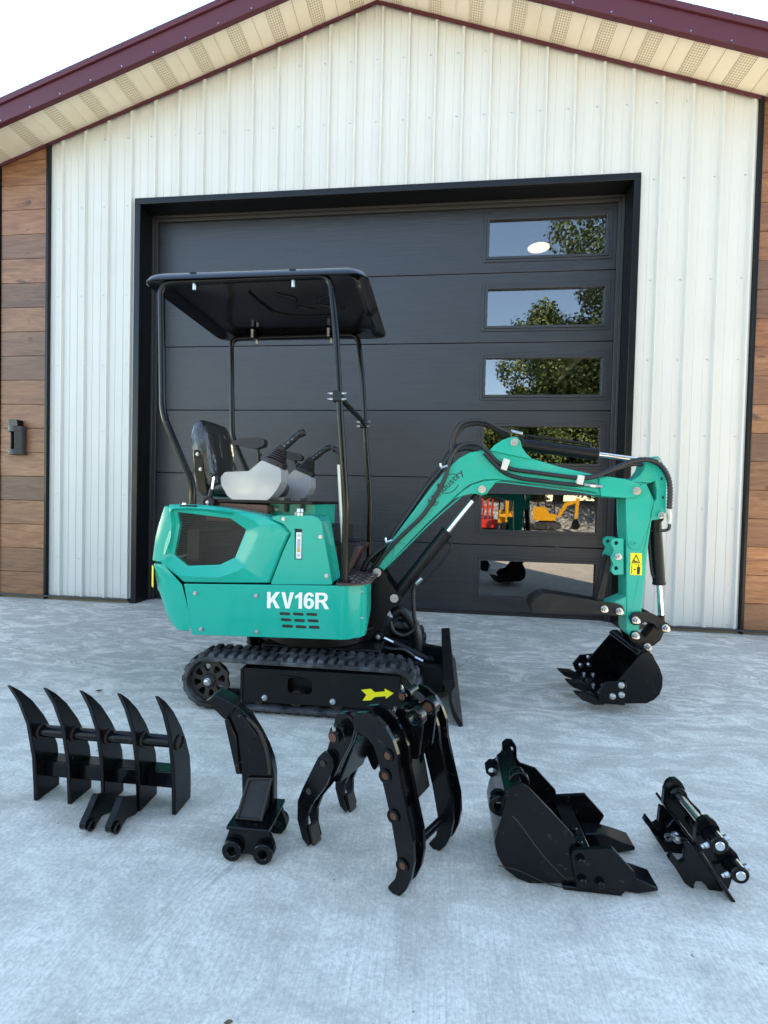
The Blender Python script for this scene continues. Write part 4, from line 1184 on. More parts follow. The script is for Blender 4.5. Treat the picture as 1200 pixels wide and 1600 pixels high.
# ---- swing post
sp_ = [(-0.414,0.706),(-0.391,0.738),(-0.356,0.752),(-0.320,0.737),(-0.296,0.687),(-0.235,0.604),(-0.211,0.586),(-0.214,0.546),(-0.260,0.505),(-0.317,0.404),(-0.401,0.277),(-0.460,0.274),(-0.440,0.453),(-0.421,0.643)]
for y in (2.845, 3.035):
    mb = MB().prism(fillet(sp_, 0.02), y, y + 0.022); po = part('swing_post', mb, 'blacksat', ex, bevel=0.005)
mb = MB(); mb.box(-0.47, -0.30, 2.868, 3.034, 0.30, 0.62); mb.cyl((-0.36, YC, 0.24), (-0.36, YC, 0.70), 0.06, n=24); part('swing_casting', mb, 'blacksat', ex, bevel=0.008)
for q in [(-0.353,0.717),(-0.244,0.564)]: bolt(ex, (q[0], 2.844, q[1]), 0.021, h=0.012, stud=True)
# coiled hoses at the foot and swivel block
q = [(-0.206,0.440),(-0.135,0.374),(-0.092,0.261),(-0.152,0.221),(-0.228,0.328)]
mb = MB().tube([(q[0][0] - 0.06, 3.0, q[0][1] - 0.01), (q[0][0], 3.0, q[0][1] + 0.015), (q[1][0], 3.0, q[1][1]), (q[1][0] + 0.03, 3.0, q[1][1] - 0.08), (q[2][0] - 0.01, 3.0, q[2][1] - 0.07)], 0.034, n=12, smooth=7); part('hose_bundle', mb, 'hose', ex, smooth=60)
mb = MB().tube([(q[1][0] - 0.10, 3.05, q[1][1] + 0.03), (q[1][0] - 0.02, 3.05, q[1][1] + 0.01), (q[1][0] + 0.02, 3.05, q[1][1] - 0.10), (q[1][0] - 0.05, 3.05, q[1][1] - 0.2)], 0.03, n=12, smooth=7); part('hose_bundle', mb, 'hose', ex, smooth=60)

# ---- boom
BY0, BY1 = 2.875, 3.025
boom_p = [(-0.381,0.717),(-0.374,0.745),(-0.267,0.919),(-0.184,1.037),(-0.038,1.242),(0.051,1.352),(0.121,1.418),(0.187,1.455),(0.259,1.467),(0.312,1.466),(0.431,1.460),(0.542,1.423),(0.726,1.370),(0.968,1.320),(1.067,1.309),(1.070,1.203),(0.950,1.208),(0.899,1.233),(0.784,1.251),(0.469,1.285),(0.361,1.294),(0.268,1.290),(0.193,1.262),(0.097,1.176),(-0.058,1.021),(-0.181,0.885),(-0.306,0.736),(-0.337,0.703)]
mb = MB().prism(boom_p, BY0, BY1); boom = part('boom', mb, 'green2', ex, bevel=0.006)
# raised edge strip on the side
for seg in ([(-0.275,0.890),(-0.188,1.010),(-0.045,1.215),(0.048,1.325),(0.122,1.395),(0.193,1.430),(0.267,1.443),(0.395,1.433)], ):
    pass
lowb = [(0.097,1.174),(0.145,1.219),(0.201,1.260),(0.275,1.285),(0.383,1.294),(0.342,1.280),(0.310,1.238),(0.289,1.207),(0.259,1.197),(0.228,1.207),(0.206,1.207),(0.146,1.192)]
upb = [(0.300,1.465),(0.325,1.496),(0.373,1.528),(0.420,1.546),(0.457,1.546),(0.476,1.520),(0.485,1.486),(0.511,1.449),(0.549,1.416),(0.431,1.437)]
tipb = [(0.924,1.310),(0.973,1.323),(1.072,1.310),(1.118,1.295),(1.157,1.270),(1.169,1.244),(1.155,1.222),(1.121,1.206),(1.069,1.200),(0.938,1.208)]
for nm, pp in (('cylinder_bracket', lowb), ('cylinder_bracket', upb), ('boom_tip', tipb)):
    for y in (BY0 - 0.014, BY1 + 0.002):
        mb = MB().prism(pp, y, y + 0.012); part(nm, mb, 'green2', boom, bevel=0.004)
ed = [(-0.291,0.756),(-0.161,0.894),(-0.041,1.022),(0.109,1.161),(0.202,1.240),(0.276,1.272),(0.369,1.279),(0.473,1.270),(0.784,1.236),(0.896,1.220),(0.949,1.221)]
mb = MB().tube([(a, BY0 - 0.001, b) for a, b in ed], 0.004, n=8, smooth=4); part('weld_seam', mb, 'green2', boom, smooth=60)
gs = [(-0.251,0.903),(-0.181,0.893),(-0.265,0.796),(-0.266,0.871)]
mb = MB().tube([(a, BY0 - 0.001, b) for a, b in [(-0.185,0.893),(-0.251,0.906),(-0.260,0.789)]], 0.004, n=8); part('weld_seam', mb, 'green2', boom, smooth=60)
for q in [(0.261,1.234),(0.440,1.515)]: bolt(boom, (q[0], BY0 - 0.014, q[1]), 0.019, h=0.012, stud=True)
q = [(1.133,1.243)][0]; bolt(boom, (q[0], BY0 - 0.014, q[1]), 0.019, h=0.014, stud=True)
# maker's lettering along the boom
lg = [(-0.002,1.185),(0.150,1.338)]
a0 = Vector((lg[0][0], lg[0][1])); a1 = Vector((lg[1][0], lg[1][1])); du = (a1 - a0).normalized(); dn = Vector((-du.y, du.x))
def lmap(o_): return lambda a, b, t: (o_.x + du.x * a + dn.x * b, t, o_.y + du.y * a + dn.y * b)
ln = (a1 - a0).length
text_part('maker_lettering', 'Industry', (0.0, ln, -0.022, 0.030), 'inkgreen', boom, BY0 - 0.0008, bold=0.012, mapping=lmap(a0))
e0 = a0 - du * 0.052
text_part('maker_emblem', 'LF', (0.0, 0.042, -0.020, 0.026), 'inkgreen', boom, BY0 - 0.0008, bold=0.03, mapping=lmap(e0))
ecm = lmap(e0 + du * 0.021)
mb = MB(); pts = circ((0, 0.0), 0.034, 18, 120, 300); inn = circ((0, 0.0), 0.028, 18, 120, 300)[::-1]
mb.prism(pts + inn, BY0 - 0.0012, BY0 - 0.0002, ecm); part('maker_emblem', mb, 'inkgreen', boom, smooth=0)
oc = lmap(a0 + du * ln * 0.50 + dn * 0.005)
for s0, s1 in ((-20, 110), (190, 300)):
    o_ = [(0.070 * math.cos(R(t)), 0.050 * math.sin(R(t))) for t in range(s0, s1, 6)]
    i_ = [(0.066 * math.cos(R(t)), 0.0445 * math.sin(R(t))) for t in range(s0, s1, 6)][::-1]
    mb = MB().prism(o_ + i_, BY0 - 0.0012, BY0 - 0.0002, oc); part('maker_swoosh', mb, 'inkgreen', boom, smooth=0)
lf = [(0, 0.016), (0.004, 0.008), (0.011, 0.010), (0.009, 0.002), (0.014, -0.002), (0.005, -0.006), (0.001, -0.013), (-0.004, -0.006), (-0.013, -0.003), (-0.009, 0.002), (-0.011, 0.010), (-0.004, 0.008)]
mb = MB().prism(lf, BY0 - 0.0012, BY0 - 0.0002, lmap(a0 + du * ln * 0.24 + dn * 0.042)); part('maker_leaf_mark', mb, 'inkgreen', boom, smooth=0)

def cylinder(name, p0, p1, split, r, rr, parent, eye=True):
    p0 = Vector(p0); p1 = Vector(p1); d = p1 - p0
    mb = MB().cyl(p0 + d * 0.02, p0 + d * split, r, n=28); mb.cyl(p0 + d * (split - 0.02), p0 + d * (split + 0.0005), r * 1.08, n=28)
    b = part(name, mb, 'blacksat', parent, bevel=0.003)
    mb = MB().cyl(p0 + d * (split + 0.001), p0 + d * 0.97, rr, n=20); part('cylinder_rod', mb, 'chrome', b)
    yv = Vector((0, 0.04, 0))
    mb = MB().cyl(p0 - yv, p0 + yv, r * 1.05, n=20); part('cylinder_eye', mb, 'blacksat', b, bevel=0.003)
    mb = MB().cyl(p1 - yv, p1 + yv, rr * 2.0, n=20); mb.cyl(p0 + d * 0.90, p1, rr * 1.25, n=18); part('cylinder_eye', mb, 'blacksat', b, bevel=0.003)
    return b, p0, d
def P(q, y=YC): return (q[0], y, q[1])
bcq = [(-0.246,0.554),(0.261,1.234)]
b1, p0, d = cylinder('boom_cylinder', P(bcq[0], 2.93), P(bcq[1], 2.93), 0.62, 0.040, 0.016, ex)
mb = MB().tube([p0 + d * 0.55 + Vector((0.035, -0.02, -0.02)), p0 + d * 0.55 + Vector((0.06, -0.025, -0.035)), p0 + d * 0.50 + Vector((0.06, -0.025, -0.06)), p0 + d * 0.22 + Vector((0.06, -0.03, -0.055))], 0.008, smooth=5); part('steel_pipe', mb, 'blacksat', b1, smooth=60)
fq = [(-0.083,0.686),(-0.117,0.649),(-0.132,0.597),(-0.124,0.459),(-0.111,0.401),(-0.130,0.360),(-0.188,0.329),(-0.248,0.354),(-0.270,0.412)]
mb = MB().cyl((fq[0][0], 2.89, fq[0][1]), (fq[1][0], 2.89, fq[1][1]), 0.013, n=8); part('hose_fitting', mb, 'zinc', b1, bevel=0.002)
def ribbed(path, r, k=8):
    pts = catmull([Vector(q) for q in path], k)
    tot = sum((b - a).length for a, b in zip(pts, pts[1:])); n = max(8, int(tot / 0.006))
    # resample evenly
    out = []; acc = 0; j = 0; seg = (pts[1] - pts[0]).length
    for i in range(n + 1):
        s = tot * i / n
        while j < len(pts) - 2 and s > acc + seg: acc += seg; j += 1; seg = (pts[j + 1] - pts[j]).length
        out.append(pts[j].lerp(pts[j + 1], min(1, (s - acc) / max(seg, 1e-9))))
    return MB().tube(out, lambda t: r * (1.0 + (0.16 if int(round(t * n)) % 3 else -0.06)), n=10)
part('hose', ribbed([(a, 2.89, b) for a, b in fq[1:]], 0.012), 'hose', b1, smooth=60)
acq = [(0.466,1.519),(1.254,1.418)]
b2, p0, d = cylinder('arm_cylinder', P(acq[0]), P(acq[1]), 0.60, 0.038, 0.015, ex)
up = Vector((0, -0.01, 0.052))
mb = MB().tube([p0 + d * 0.07 + Vector((0, 0, 0.035)), p0 + d * 0.07 + up, p0 + d * 0.12 + up, p0 + d * 0.50 + up, p0 + d * 0.535 + up * 0.9, p0 + d * 0.55 + Vector((0, 0, 0.03))], 0.009, smooth=5); part('steel_pipe', mb, 'blacksat', b2, smooth=60)
for dy in (-0.02, 0.035):
    f0 = p0 + d * 0.02 + Vector((0, dy, 0.06 + (0.012 if dy > 0 else 0)))
    mb = MB().cyl(f0 + Vector((-0.045, 0, 0.010)), f0 + Vector((0.015, 0, -0.004)), 0.012, n=8); part('hose_fitting', mb, 'zinc', b2, bevel=0.002)
hq = [(0.423,1.580),(0.358,1.606),(0.289,1.644),(0.213,1.655),(0.137,1.636),(0.096,1.581),(0.078,1.503),(0.080,1.437),(0.059,1.367)]
for dy, dz, dx in ((-0.02, 0.0, 0.0), (0.035, -0.012, 0.012)):
    part('hose', ribbed([(a + dx * (1 if i < 7 else 0), YC + dy, b + dz) for i, (a, b) in enumerate(hq)], 0.0125), 'hose', boom, smooth=60)
# hoses along the boom
h1 = [(-0.360,0.751),(-0.315,0.820),(-0.220,0.932),(-0.088,1.068),(-0.014,1.185),(0.040,1.297),(0.068,1.401),(0.111,1.477),(0.175,1.505),(0.235,1.498),(0.288,1.457),(0.349,1.397),(0.431,1.357),(0.560,1.340),(0.724,1.320),(0.814,1.311)]
h2 = [(-0.368,0.771),(-0.292,0.867),(-0.165,1.069),(-0.046,1.246),(0.028,1.343),(0.079,1.431),(0.138,1.481),(0.212,1.490),(0.270,1.449),(0.319,1.397),(0.388,1.337),(0.477,1.305),(0.616,1.289),(0.761,1.273),(0.840,1.274)]
part('hose', MB().tube([(a, 2.862 - (0.0 if i > 8 else 0.0), b) for i, (a, b) in enumerate(h1)], 0.0125, n=12, smooth=6), 'hose', boom, smooth=60)
part('hose', MB().tube([(a, 2.860, b) for a, b in h2[8:]], 0.0125, n=12, smooth=6), 'hose', boom, smooth=60)
part('hose', MB().tube([(a, 2.93, b) for a, b in [(-0.393,0.729),(-0.308,0.876),(-0.169,1.087),(-0.055,1.260),(0.020,1.355),(0.069,1.442),(0.141,1.482),(0.218,1.475),(0.277,1.441)]], 0.015, n=12, smooth=6), 'hose', boom, smooth=60)
part('hose', MB().tube([(a, 2.99, b) for a, b in [(-0.398,0.753),(-0.306,0.895),(-0.165,1.106),(-0.049,1.282),(0.020,1.379),(0.070,1.464),(0.136,1.508),(0.214,1.505),(0.282,1.462)]], 0.015, n=12, smooth=6), 'hose', boom, smooth=60)
part('hose', MB().tube([(a, 2.90, b) for a, b in [(-0.453,0.711),(-0.418,0.780),(-0.359,0.837),(-0.297,0.887),(-0.250,0.936)]], 0.017, n=12, smooth=6), 'hose', boom, smooth=60)
for q in [(0.035,1.362),(-0.285,0.907)]:
    mb = MB(); mb.tube([(q[0] - 0.02, 2.85, q[1] - 0.006), (q[0] + 0.02, 2.85, q[1] + 0.008)], 0.009, n=8); mb.cyl((q[0] - 0.02, 2.85, q[1] + 0.002), (q[0] - 0.024, 2.85, q[1] + 0.022), 0.008, n=6); part('hose_clamp', mb, 'zinc', boom)
for cq in ([(0.380,1.419),(0.417,1.408),(0.397,1.344),(0.364,1.355)], [(0.803,1.329),(0.839,1.322),(0.830,1.270),(0.794,1.277)]):
    mb = MB().prism(cq, 2.838, 2.874); part('hose_clamp', mb, 'nylon', boom, bevel=0.003)
fq2 = [(0.840,1.274),(0.875,1.271),(0.943,1.265)]
mb = MB().cyl((fq2[0][0], 2.86, fq2[0][1]), (fq2[2][0], 2.86, fq2[2][1]), 0.010, n=8); mb.cyl((fq2[1][0], 2.86, fq2[1][1]), (fq2[1][0] + 0.03, 2.86, fq2[1][1] - 0.003), 0.014, n=6); part('hose_fitting', mb, 'zinc', boom)
h3 = [(0.814,1.311),(0.885,1.319),(0.972,1.354),(1.058,1.396),(1.117,1.415),(1.186,1.420),(1.249,1.391),(1.293,1.327),(1.309,1.254),(1.310,1.145)]
part('hose', ribbed([(a, 2.855 - 0.01 * math.sin(i / 9 * PI), b) for i, (a, b) in enumerate(h3)], 0.0135), 'hose', boom, smooth=60)
h4 = [(0.825,1.306),(0.897,1.314),(0.986,1.346),(1.074,1.384),(1.126,1.400),(1.179,1.401)]
part('hose', MB().tube([(a, 2.92, b) for a, b in h4], 0.0125, n=12, smooth=6), 'hose', boom, smooth=60)

# ---- dipper arm
AY0, AY1 = 2.885, 3.015
arm_p = [(1.085,1.198),(1.103,1.299),(1.154,1.329),(1.178,1.366),(1.190,1.422),(1.210,1.440),(1.238,1.446),(1.266,1.438),(1.280,1.412),(1.300,1.354),(1.308,1.273),(1.308,1.126),(1.295,1.096),(1.271,1.083),(1.231,1.076),(1.219,0.961),(1.190,0.491),(1.181,0.424),(1.157,0.400),(1.133,0.398),(1.114,0.431)]
tri = [(1.196,1.286),(1.243,1.301),(1.253,1.250),(1.253,1.195),(1.239,1.194)]
mb = MB().prism(arm_p, AY0, AY1, holes=[fillet(tri, 0.006)]); arm = part('dipper_arm', mb, 'green2', ex, bevel=0.005)
dp = [(1.081,1.198),(1.104,1.232),(1.162,1.277),(1.183,1.289),(1.220,1.216),(1.218,1.069),(1.180,0.968),(1.171,0.931),(1.154,0.910),(1.129,0.905),(1.108,0.918),(1.098,0.947),(1.090,1.032)]
for y in (AY0 - 0.009, AY1 + 0.001):
    mb = MB().prism(dp, y, y + 0.008); part('reinforcing_plate', mb, 'green2', arm, bevel=0.003)
q = [(1.130,0.941)][0]; mb = MB().ring((q[0], AY0 - 0.0135, q[1]), (q[0], AY0 - 0.009, q[1]), 0.014, 0.009, n=20); part('plug_weld', mb, 'green2', arm)
for q in [(1.239,1.414),(1.277,1.107),(1.159,0.497),(1.158,0.408)]: bolt(arm, (q[0], AY0 - 0.012, q[1]), 0.016, h=0.022, stud=True)
for q in [(1.276,1.317),(1.287,1.210)]:
    mb = MB(); mb.box(q[0] - 0.005, q[0] + 0.005, AY0 - 0.001, AY0 + 0.002, q[1] - 0.008, q[1] + 0.008); part('slot', mb, 'ink', arm)
st = [(1.120,0.884),(1.183,0.884),(1.187,0.756),(1.122,0.757)]
mb = MB().prism(st, AY0 - 0.0015, AY0 - 0.0003); stk = part('warning_sticker', mb, 'yellow', arm, smooth=0)
sx0, sx1 = st[0][0], st[1][0]; sz1, sz0 = st[0][1], st[3][1]; sw = sx1 - sx0; smid = (sz0 + sz1) / 2
tt = [(sx0 + sw * 0.12, smid + 0.006), (sx1 - sw * 0.12, smid + 0.006), ((sx0 + sx1) / 2, sz1 - 0.006)]
ti = [(sx0 + sw * 0.24, smid + 0.011), (sx1 - sw * 0.24, smid + 0.011), ((sx0 + sx1) / 2, sz1 - 0.018)]
mb = MB().prism(tt, AY0 - 0.0024, AY0 - 0.0018, holes=[ti]); part('sticker_print', mb, 'ink', stk, smooth=0)
mb = MB(); cx_ = (sx0 + sx1) / 2
mb.prism([(cx_ - 0.012, smid + 0.013), (cx_ + 0.010, smid + 0.013), (cx_ + 0.010, smid + 0.018), (cx_ - 0.006, smid + 0.019), (cx_ - 0.010, smid + 0.028), (cx_ - 0.013, smid + 0.027)], AY0 - 0.0024, AY0 - 0.0018)
mb.prism([(sx0, smid - 0.001), (sx1, smid - 0.001), (sx1, smid + 0.001), (sx0, smid + 0.001)], AY0 - 0.0024, AY0 - 0.0018)
hx = sx1 - 0.016
mb.prism([(hx - 0.007, sz0 + 0.004), (hx - 0.001, sz0 + 0.004), (hx + 0.001, sz0 + 0.004), (hx + 0.007, sz0 + 0.004), (hx + 0.009, smid - 0.024), (hx + 0.009, smid - 0.016), (hx - 0.009, smid - 0.016), (hx - 0.009, smid - 0.024)], AY0 - 0.0024, AY0 - 0.0018)
mb.prism(circ((hx, smid - 0.010), 0.0045, 12), AY0 - 0.0024, AY0 - 0.0018)
az = (sz0 + smid) / 2
mb.prism([(sx0 + 0.020, az), (sx0 + 0.026, az + 0.006), (sx0 + 0.026, az + 0.0015), (hx - 0.022, az + 0.0015), (hx - 0.022, az + 0.006), (hx - 0.014, az), (hx - 0.022, az - 0.006), (hx - 0.022, az - 0.0015), (sx0 + 0.026, az - 0.0015), (sx0 + 0.026, az - 0.006)], AY0 - 0.0024, AY0 - 0.0018)
mb.prism([(sx0 + 0.008, sz0 + 0.006), (sx0 + 0.011, sz0 + 0.006), (sx0 + 0.011, smid - 0.008), (sx0 + 0.008, smid - 0.008)], AY0 - 0.0024, AY0 - 0.0018)
part('sticker_print', mb, 'ink', stk, smooth=0)
bq = [(1.275,1.095),(1.336,0.453)]
b3, p0, d = cylinder('bucket_cylinder', P(bq[0]), P(bq[1]), 0.62, 0.034, 0.015, ex)
mb = MB().tube([p0 + d * 0.13 + Vector((-0.03, -0.02, 0)), p0 + d * 0.16 + Vector((-0.05, -0.02, 0)), p0 + d * 0.5 + Vector((-0.045, -0.02, 0)), p0 + d * 0.55 + Vector((-0.03, -0.02, 0))], 0.008, smooth=5); part('steel_pipe', mb, 'blacksat', b3, smooth=60)
q = [(1.319,1.141),(1.324,1.083),(1.323,1.031),(1.292,1.019),(1.264,1.022)]
mb = MB().cyl((q[0][0], 2.88, q[0][1]), (q[1][0], 2.88, q[1][1]), 0.014, n=8); mb.cyl((q[1][0], 2.88, q[1][1]), (q[1][0], 2.88, q[1][1] - 0.025), 0.011, n=8); part('hose_fitting', mb, 'nylon', b3, bevel=0.002)
mb = MB().tube([(a, 2.88, b) for a, b in q[1:]], 0.009, smooth=4); part('steel_pipe', mb, 'hose', b3, smooth=60)
# thumb
ear = [(1.076,0.966),(1.030,0.968),(1.010,0.953),(1.009,0.927),(1.025,0.905),(1.021,0.883),(1.009,0.860),(1.015,0.834),(1.028,0.816),(1.015,0.794),(1.018,0.768),(1.034,0.753),(1.083,0.759)]
hl = [circ(q, 0.012, 14) for q in [(1.037,0.939),(1.041,0.793)]]
for y in (AY0 - 0.008, AY1 - 0.006):
    mb = MB().prism(ear, y, y + 0.014, holes=hl); part('thumb_ear', mb, 'green2', arm, bevel=0.003)
q = [(1.048,0.861)][0]; bolt(arm, (q[0], AY0 - 0.009, q[1]), 0.016, h=0.022, stud=True)
fl2 = [(1.107,0.629),(1.111,0.517),(1.065,0.515),(0.999,0.576),(1.048,0.597)]
mb = MB().prism(fl2, AY0 + 0.002, AY1 - 0.002); part('arm_gusset', mb, 'green2', arm, bevel=0.003)
th = [(0.576,0.509),(0.567,0.558),(0.588,0.597),(0.631,0.626),(0.682,0.630),(0.936,0.598),(1.043,0.590),(1.079,0.579),(1.092,0.553),(1.084,0.525),(1.059,0.515),(0.985,0.522),(0.823,0.521)]
thumb = None
for y in (2.870, 3.010):
    mb = MB().prism(fillet(th, 0.01), y, y + 0.014); t_ = part('thumb', mb, 'blackdusty', ex, bevel=0.004)
    thumb = thumb or t_
mb = MB(); tw = [(0.572,0.513),(0.563,0.558),(0.584,0.601),(0.631,0.629)]
mb.prism(curve2(tw) + curve2([(a + 0.014, b - 0.006) for a, b in tw])[::-1], 2.8845, 3.0095); part('thumb_tip', mb, 'blackdusty', thumb, bevel=0.003)
mb = MB(); mb.box([(0.750,0.548)][0][0], [(0.930,0.557)][0][0], 2.8845, 3.0095, 0.53, 0.545); part('thumb_web', mb, 'blackdusty', thumb)
lk = [(0.987,0.863),(1.027,0.857),(0.986,0.585),(0.946,0.591)]
for y in (2.905, 2.975):
    mb = MB().prism([(lk[0][0] + 0.02, lk[0][1] + 0.0), lk[1], lk[2], lk[3]], y, y + 0.02); part('thumb_link', mb, 'blackdusty', thumb, bevel=0.003)
for q in [(0.980,0.554),(1.064,0.545)]: bolt(thumb, (q[0], 2.869, q[1]), 0.0165, h=0.022, stud=True)
# bucket linkage
l1 = [(1.119,0.511),(1.139,0.538),(1.174,0.545),(1.240,0.543),(1.289,0.520),(1.325,0.485),(1.332,0.456),(1.313,0.433),(1.285,0.446),(1.256,0.481),(1.214,0.494),(1.173,0.473),(1.138,0.468)]
l2 = [(1.293,0.482),(1.327,0.473),(1.330,0.429),(1.310,0.377),(1.277,0.346),(1.222,0.322),(1.191,0.326),(1.183,0.355),(1.207,0.375),(1.234,0.395),(1.260,0.433)]
for y in (AY0 - 0.022, AY1 + 0.006):
    mb = MB().prism(fillet(l1, 0.012), y, y + 0.016); lnk = part('bucket_link', mb, 'blackdusty', ex, bevel=0.004)
for y in (2.905, 2.975):
    mb = MB().prism(fillet(l2, 0.012), y, y + 0.02); part('bucket_link', mb, 'blacksat', ex, bevel=0.004)
for q in [(1.151,0.500),(1.315,0.463)]: bolt(lnk, (q[0], AY0 - 0.023, q[1]), 0.0165, h=0.022, stud=True)

# ---- bucket on the arm
def make_bucket(root, y0, y1, shell_pts, lip, side_poly, matn, tag_side='side_plate', tk=0.012):
    """curved shell swept across y with a plate each side"""
    cv = curve2(shell_pts, 6)
    inn = []
    for i, (a, b) in enumerate(cv):
        p = Vector(cv[max(i - 1, 0)]); q = Vector(cv[min(i + 1, len(cv) - 1)]); t = (q - p).normalized()
        inn.append((a - t.y * tk, b + t.x * tk))
    mb = MB().prism(cv + inn[::-1], y0 + 0.001, y1 - 0.001)
    sh = part('bucket_shell', mb, matn, root, bevel=0.003)
    for y in (y0 - 0.012, y1):
        mb = MB().prism(side_poly, y, y + 0.012); part(tag_side, mb, matn, root, bevel=0.003)
    return sh
KY0, KY1 = 2.735, 3.165
sh_pts = [(1.140,0.363),(1.180,0.358),(1.215,0.304),(1.241,0.249),(1.249,0.193),(1.241,0.142),(1.212,0.098),(1.166,0.077),(1.089,0.070),(0.941,0.061)]
side = [(1.134,0.345),(1.147,0.356),(1.170,0.360),(1.191,0.348),(1.201,0.324),(1.230,0.276),(1.248,0.224),(1.248,0.171),(1.235,0.128),(1.209,0.098),(1.170,0.075),(1.090,0.068),(0.948,0.058),(0.930,0.078),(1.008,0.177)]
cv = curve2(sh_pts, 6)[::-1]
inn = []
for i, (a, b) in enumerate(cv):
    p = Vector(cv[max(i - 1, 0)]); q = Vector(cv[min(i + 1, len(cv) - 1)]); t = (q - p).normalized(); inn.append((a - t.y * 0.012, b + t.x * 0.012))
bucket = part('bucket', MB().prism(cv + inn[::-1], KY0 + 0.0005, KY1 - 0.0005), 'black', ex, bevel=0.003, label='black toothed digging bucket on the end of the arm')
for y in (KY0 - 0.012, KY1):
    part('side_plate', MB().prism(side, y, y + 0.012), 'black', bucket, bevel=0.003)
for y in (2.905, 2.975):
    er = fillet([(1.127,0.399),(1.140,0.429),(1.168,0.434),(1.193,0.417),(1.226,0.378),(1.251,0.357),(1.249,0.324),(1.215,0.296),(1.168,0.323)], 0.012)
    part('bucket_ear', MB().prism(er, y - (0.03 if y < 2.95 else -0.03), y - (0.03 if y < 2.95 else -0.03) + 0.016), 'blacksat', bucket, bevel=0.004)
mb = MB().cyl((side[0][0] + 0.005, KY0, side[0][1] - 0.006), (side[0][0] + 0.005, KY1, side[0][1] - 0.006), 0.022, n=20); part('top_tube', mb, 'black', bucket)
for q in [(1.154,0.410),(1.223,0.348)]: bolt(bucket, (q[0], AY0 - 0.020, q[1]), 0.0165, h=0.022, stud=True)
# cutting lip with teeth
lip = [(0.948,0.058),(0.930,0.078)]
lipx, lipz = lip[0]
mb = MB().prism([(lipx - 0.035, lipz + 0.0), (lipx + 0.11, lipz - 0.003), (lipx + 0.11, lipz + 0.015), (lipx - 0.035, lipz + 0.018)], KY0 - 0.0125, KY1 + 0.0125); part('cutting_lip', mb, 'black', bucket, bevel=0.003)
tq = [(0.792,0.099),(0.875,0.096),(0.944,0.065),(0.955,0.047),(0.897,0.043),(0.834,0.064)]
for i in range(3):
    y = KY0 - 0.005 + i * 0.185
    part('tooth', MB().prism(tq, y, y + 0.055), 'blacksat', bucket, bevel=0.004)
scn = [(0.901,0.122),(0.945,0.182),(1.023,0.194),(1.053,0.192),(1.061,0.143),(1.049,0.100),(0.936,0.065),(0.918,0.083)]
for y in (KY0 - 0.026, KY1 + 0.0125):
    part('side_cutter', MB().prism(scn, y, y + 0.013), 'black', bucket, bevel=0.003)
for q in [(1.028,0.172),(0.985,0.108),(1.031,0.119)]: bolt(bucket, (q[0], KY0 - 0.026, q[1]), 0.014, h=0.009)
for q in [(0.993,0.176),(0.947,0.121),(0.998,0.127)]: bolt(bucket, (q[0], KY1 - 0.001, q[1]), 0.013, h=0.009)
# lip plate seen from the front, bolted
for i in range(3):
    y = KY0 + 0.022 + i * 0.185
    for s in (0.02, 0.075): bolt(bucket, (lipx - 0.01 + s, y, lipz + 0.0185), 0.012, d=(0, 0, 1), h=0.008)

# ================================================================== ATTACHMENTS ON THE CONCRETE
# ---- root rake with five tines
rk = thing('root_rake', 'black root rake with five curved upright tines standing on the concrete', 'rake', (-1.19, 1.62, 0))
TXS = [-1.462, -1.325, -1.190, -1.052, -0.915]
tine = [(1.589,0.003),(1.585,0.083),(1.579,0.172),(1.554,0.308),(1.518,0.403),(1.474,0.483),(1.517,0.446),(1.566,0.391),(1.618,0.314),(1.655,0.245),(1.684,0.169),(1.693,0.103),(1.695,0.040),(1.694,-0.002)]
tine = [(a, max(b, 0.0)) for a, b in tine]
tine[0] = (tine[0][0], 0.002); tine[-1] = (tine[-1][0], 0.002)
tm = MB().prism([(a, b) for a, b in tine], -0.008, 0.008, 'X')
tme = to_mesh('tine', tm, M['black'])
for x in TXS:
    o = link('tine', tme, rk, (x, 0, 0))
    b = o.modifiers.new('bevel', 'BEVEL'); b.width = 0.0025; b.segments = 2; b.limit_method = 'ANGLE'; b.angle_limit = R(38)
q = [(1.606,0.260)][0]
mb = MB().cyl((TXS[0] - 0.012, q[0], q[1]), (TXS[4] + 0.010, q[0], q[1]), 0.021, n=24); tb_ = part('tie_tube', mb, 'black', rk)
for x in TXS:
    for s in (-1, 1):
        if x == TXS[0] and s < 0: continue
        mb = MB().ring((x + s * 0.0085, q[0], q[1]), (x + s * 0.015, q[0], q[1]), 0.027, 0.0215, n=18); part('weld_bead', mb, 'iron', rk)
bz0, bz1 = 0.075, 0.135
yb0 = tine[0][0] + 0.035
mb = MB()
for a, b in zip(TXS, TXS[1:]): mb.box(a + 0.0085, b - 0.0085, yb0, yb0 + 0.06, bz0, bz1)
part('base_bar', mb, 'black', rk, bevel=0.004)
for x in (-1.155, -1.062):
    lug = [(y_, max(z_, 0.002)) for y_, z_ in [(1.504,0.111),(1.477,0.079),(1.442,0.045),(1.444,0.028),(1.457,0.013),(1.478,0.000),(1.496,0.008),(1.527,0.019),(1.573,0.002),(1.608,-0.006),(1.621,0.014),(1.607,0.052)]]
    lc = (lug[4][0] + 0.012, 0.026)
    mb = MB().prism(fillet(lug, 0.012), x - 0.011, x + 0.011, 'X', holes=[circ(lc, 0.010, 14)]); lg_ = part('mounting_lug', mb, 'black', rk, bevel=0.003)
    mb = MB().ring((x + 0.0115, lc[0], lc[1]), (x + 0.020, lc[0], lc[1]), 0.020, 0.0105, n=20); part('boss', mb, 'black', lg_, bevel=0.002)

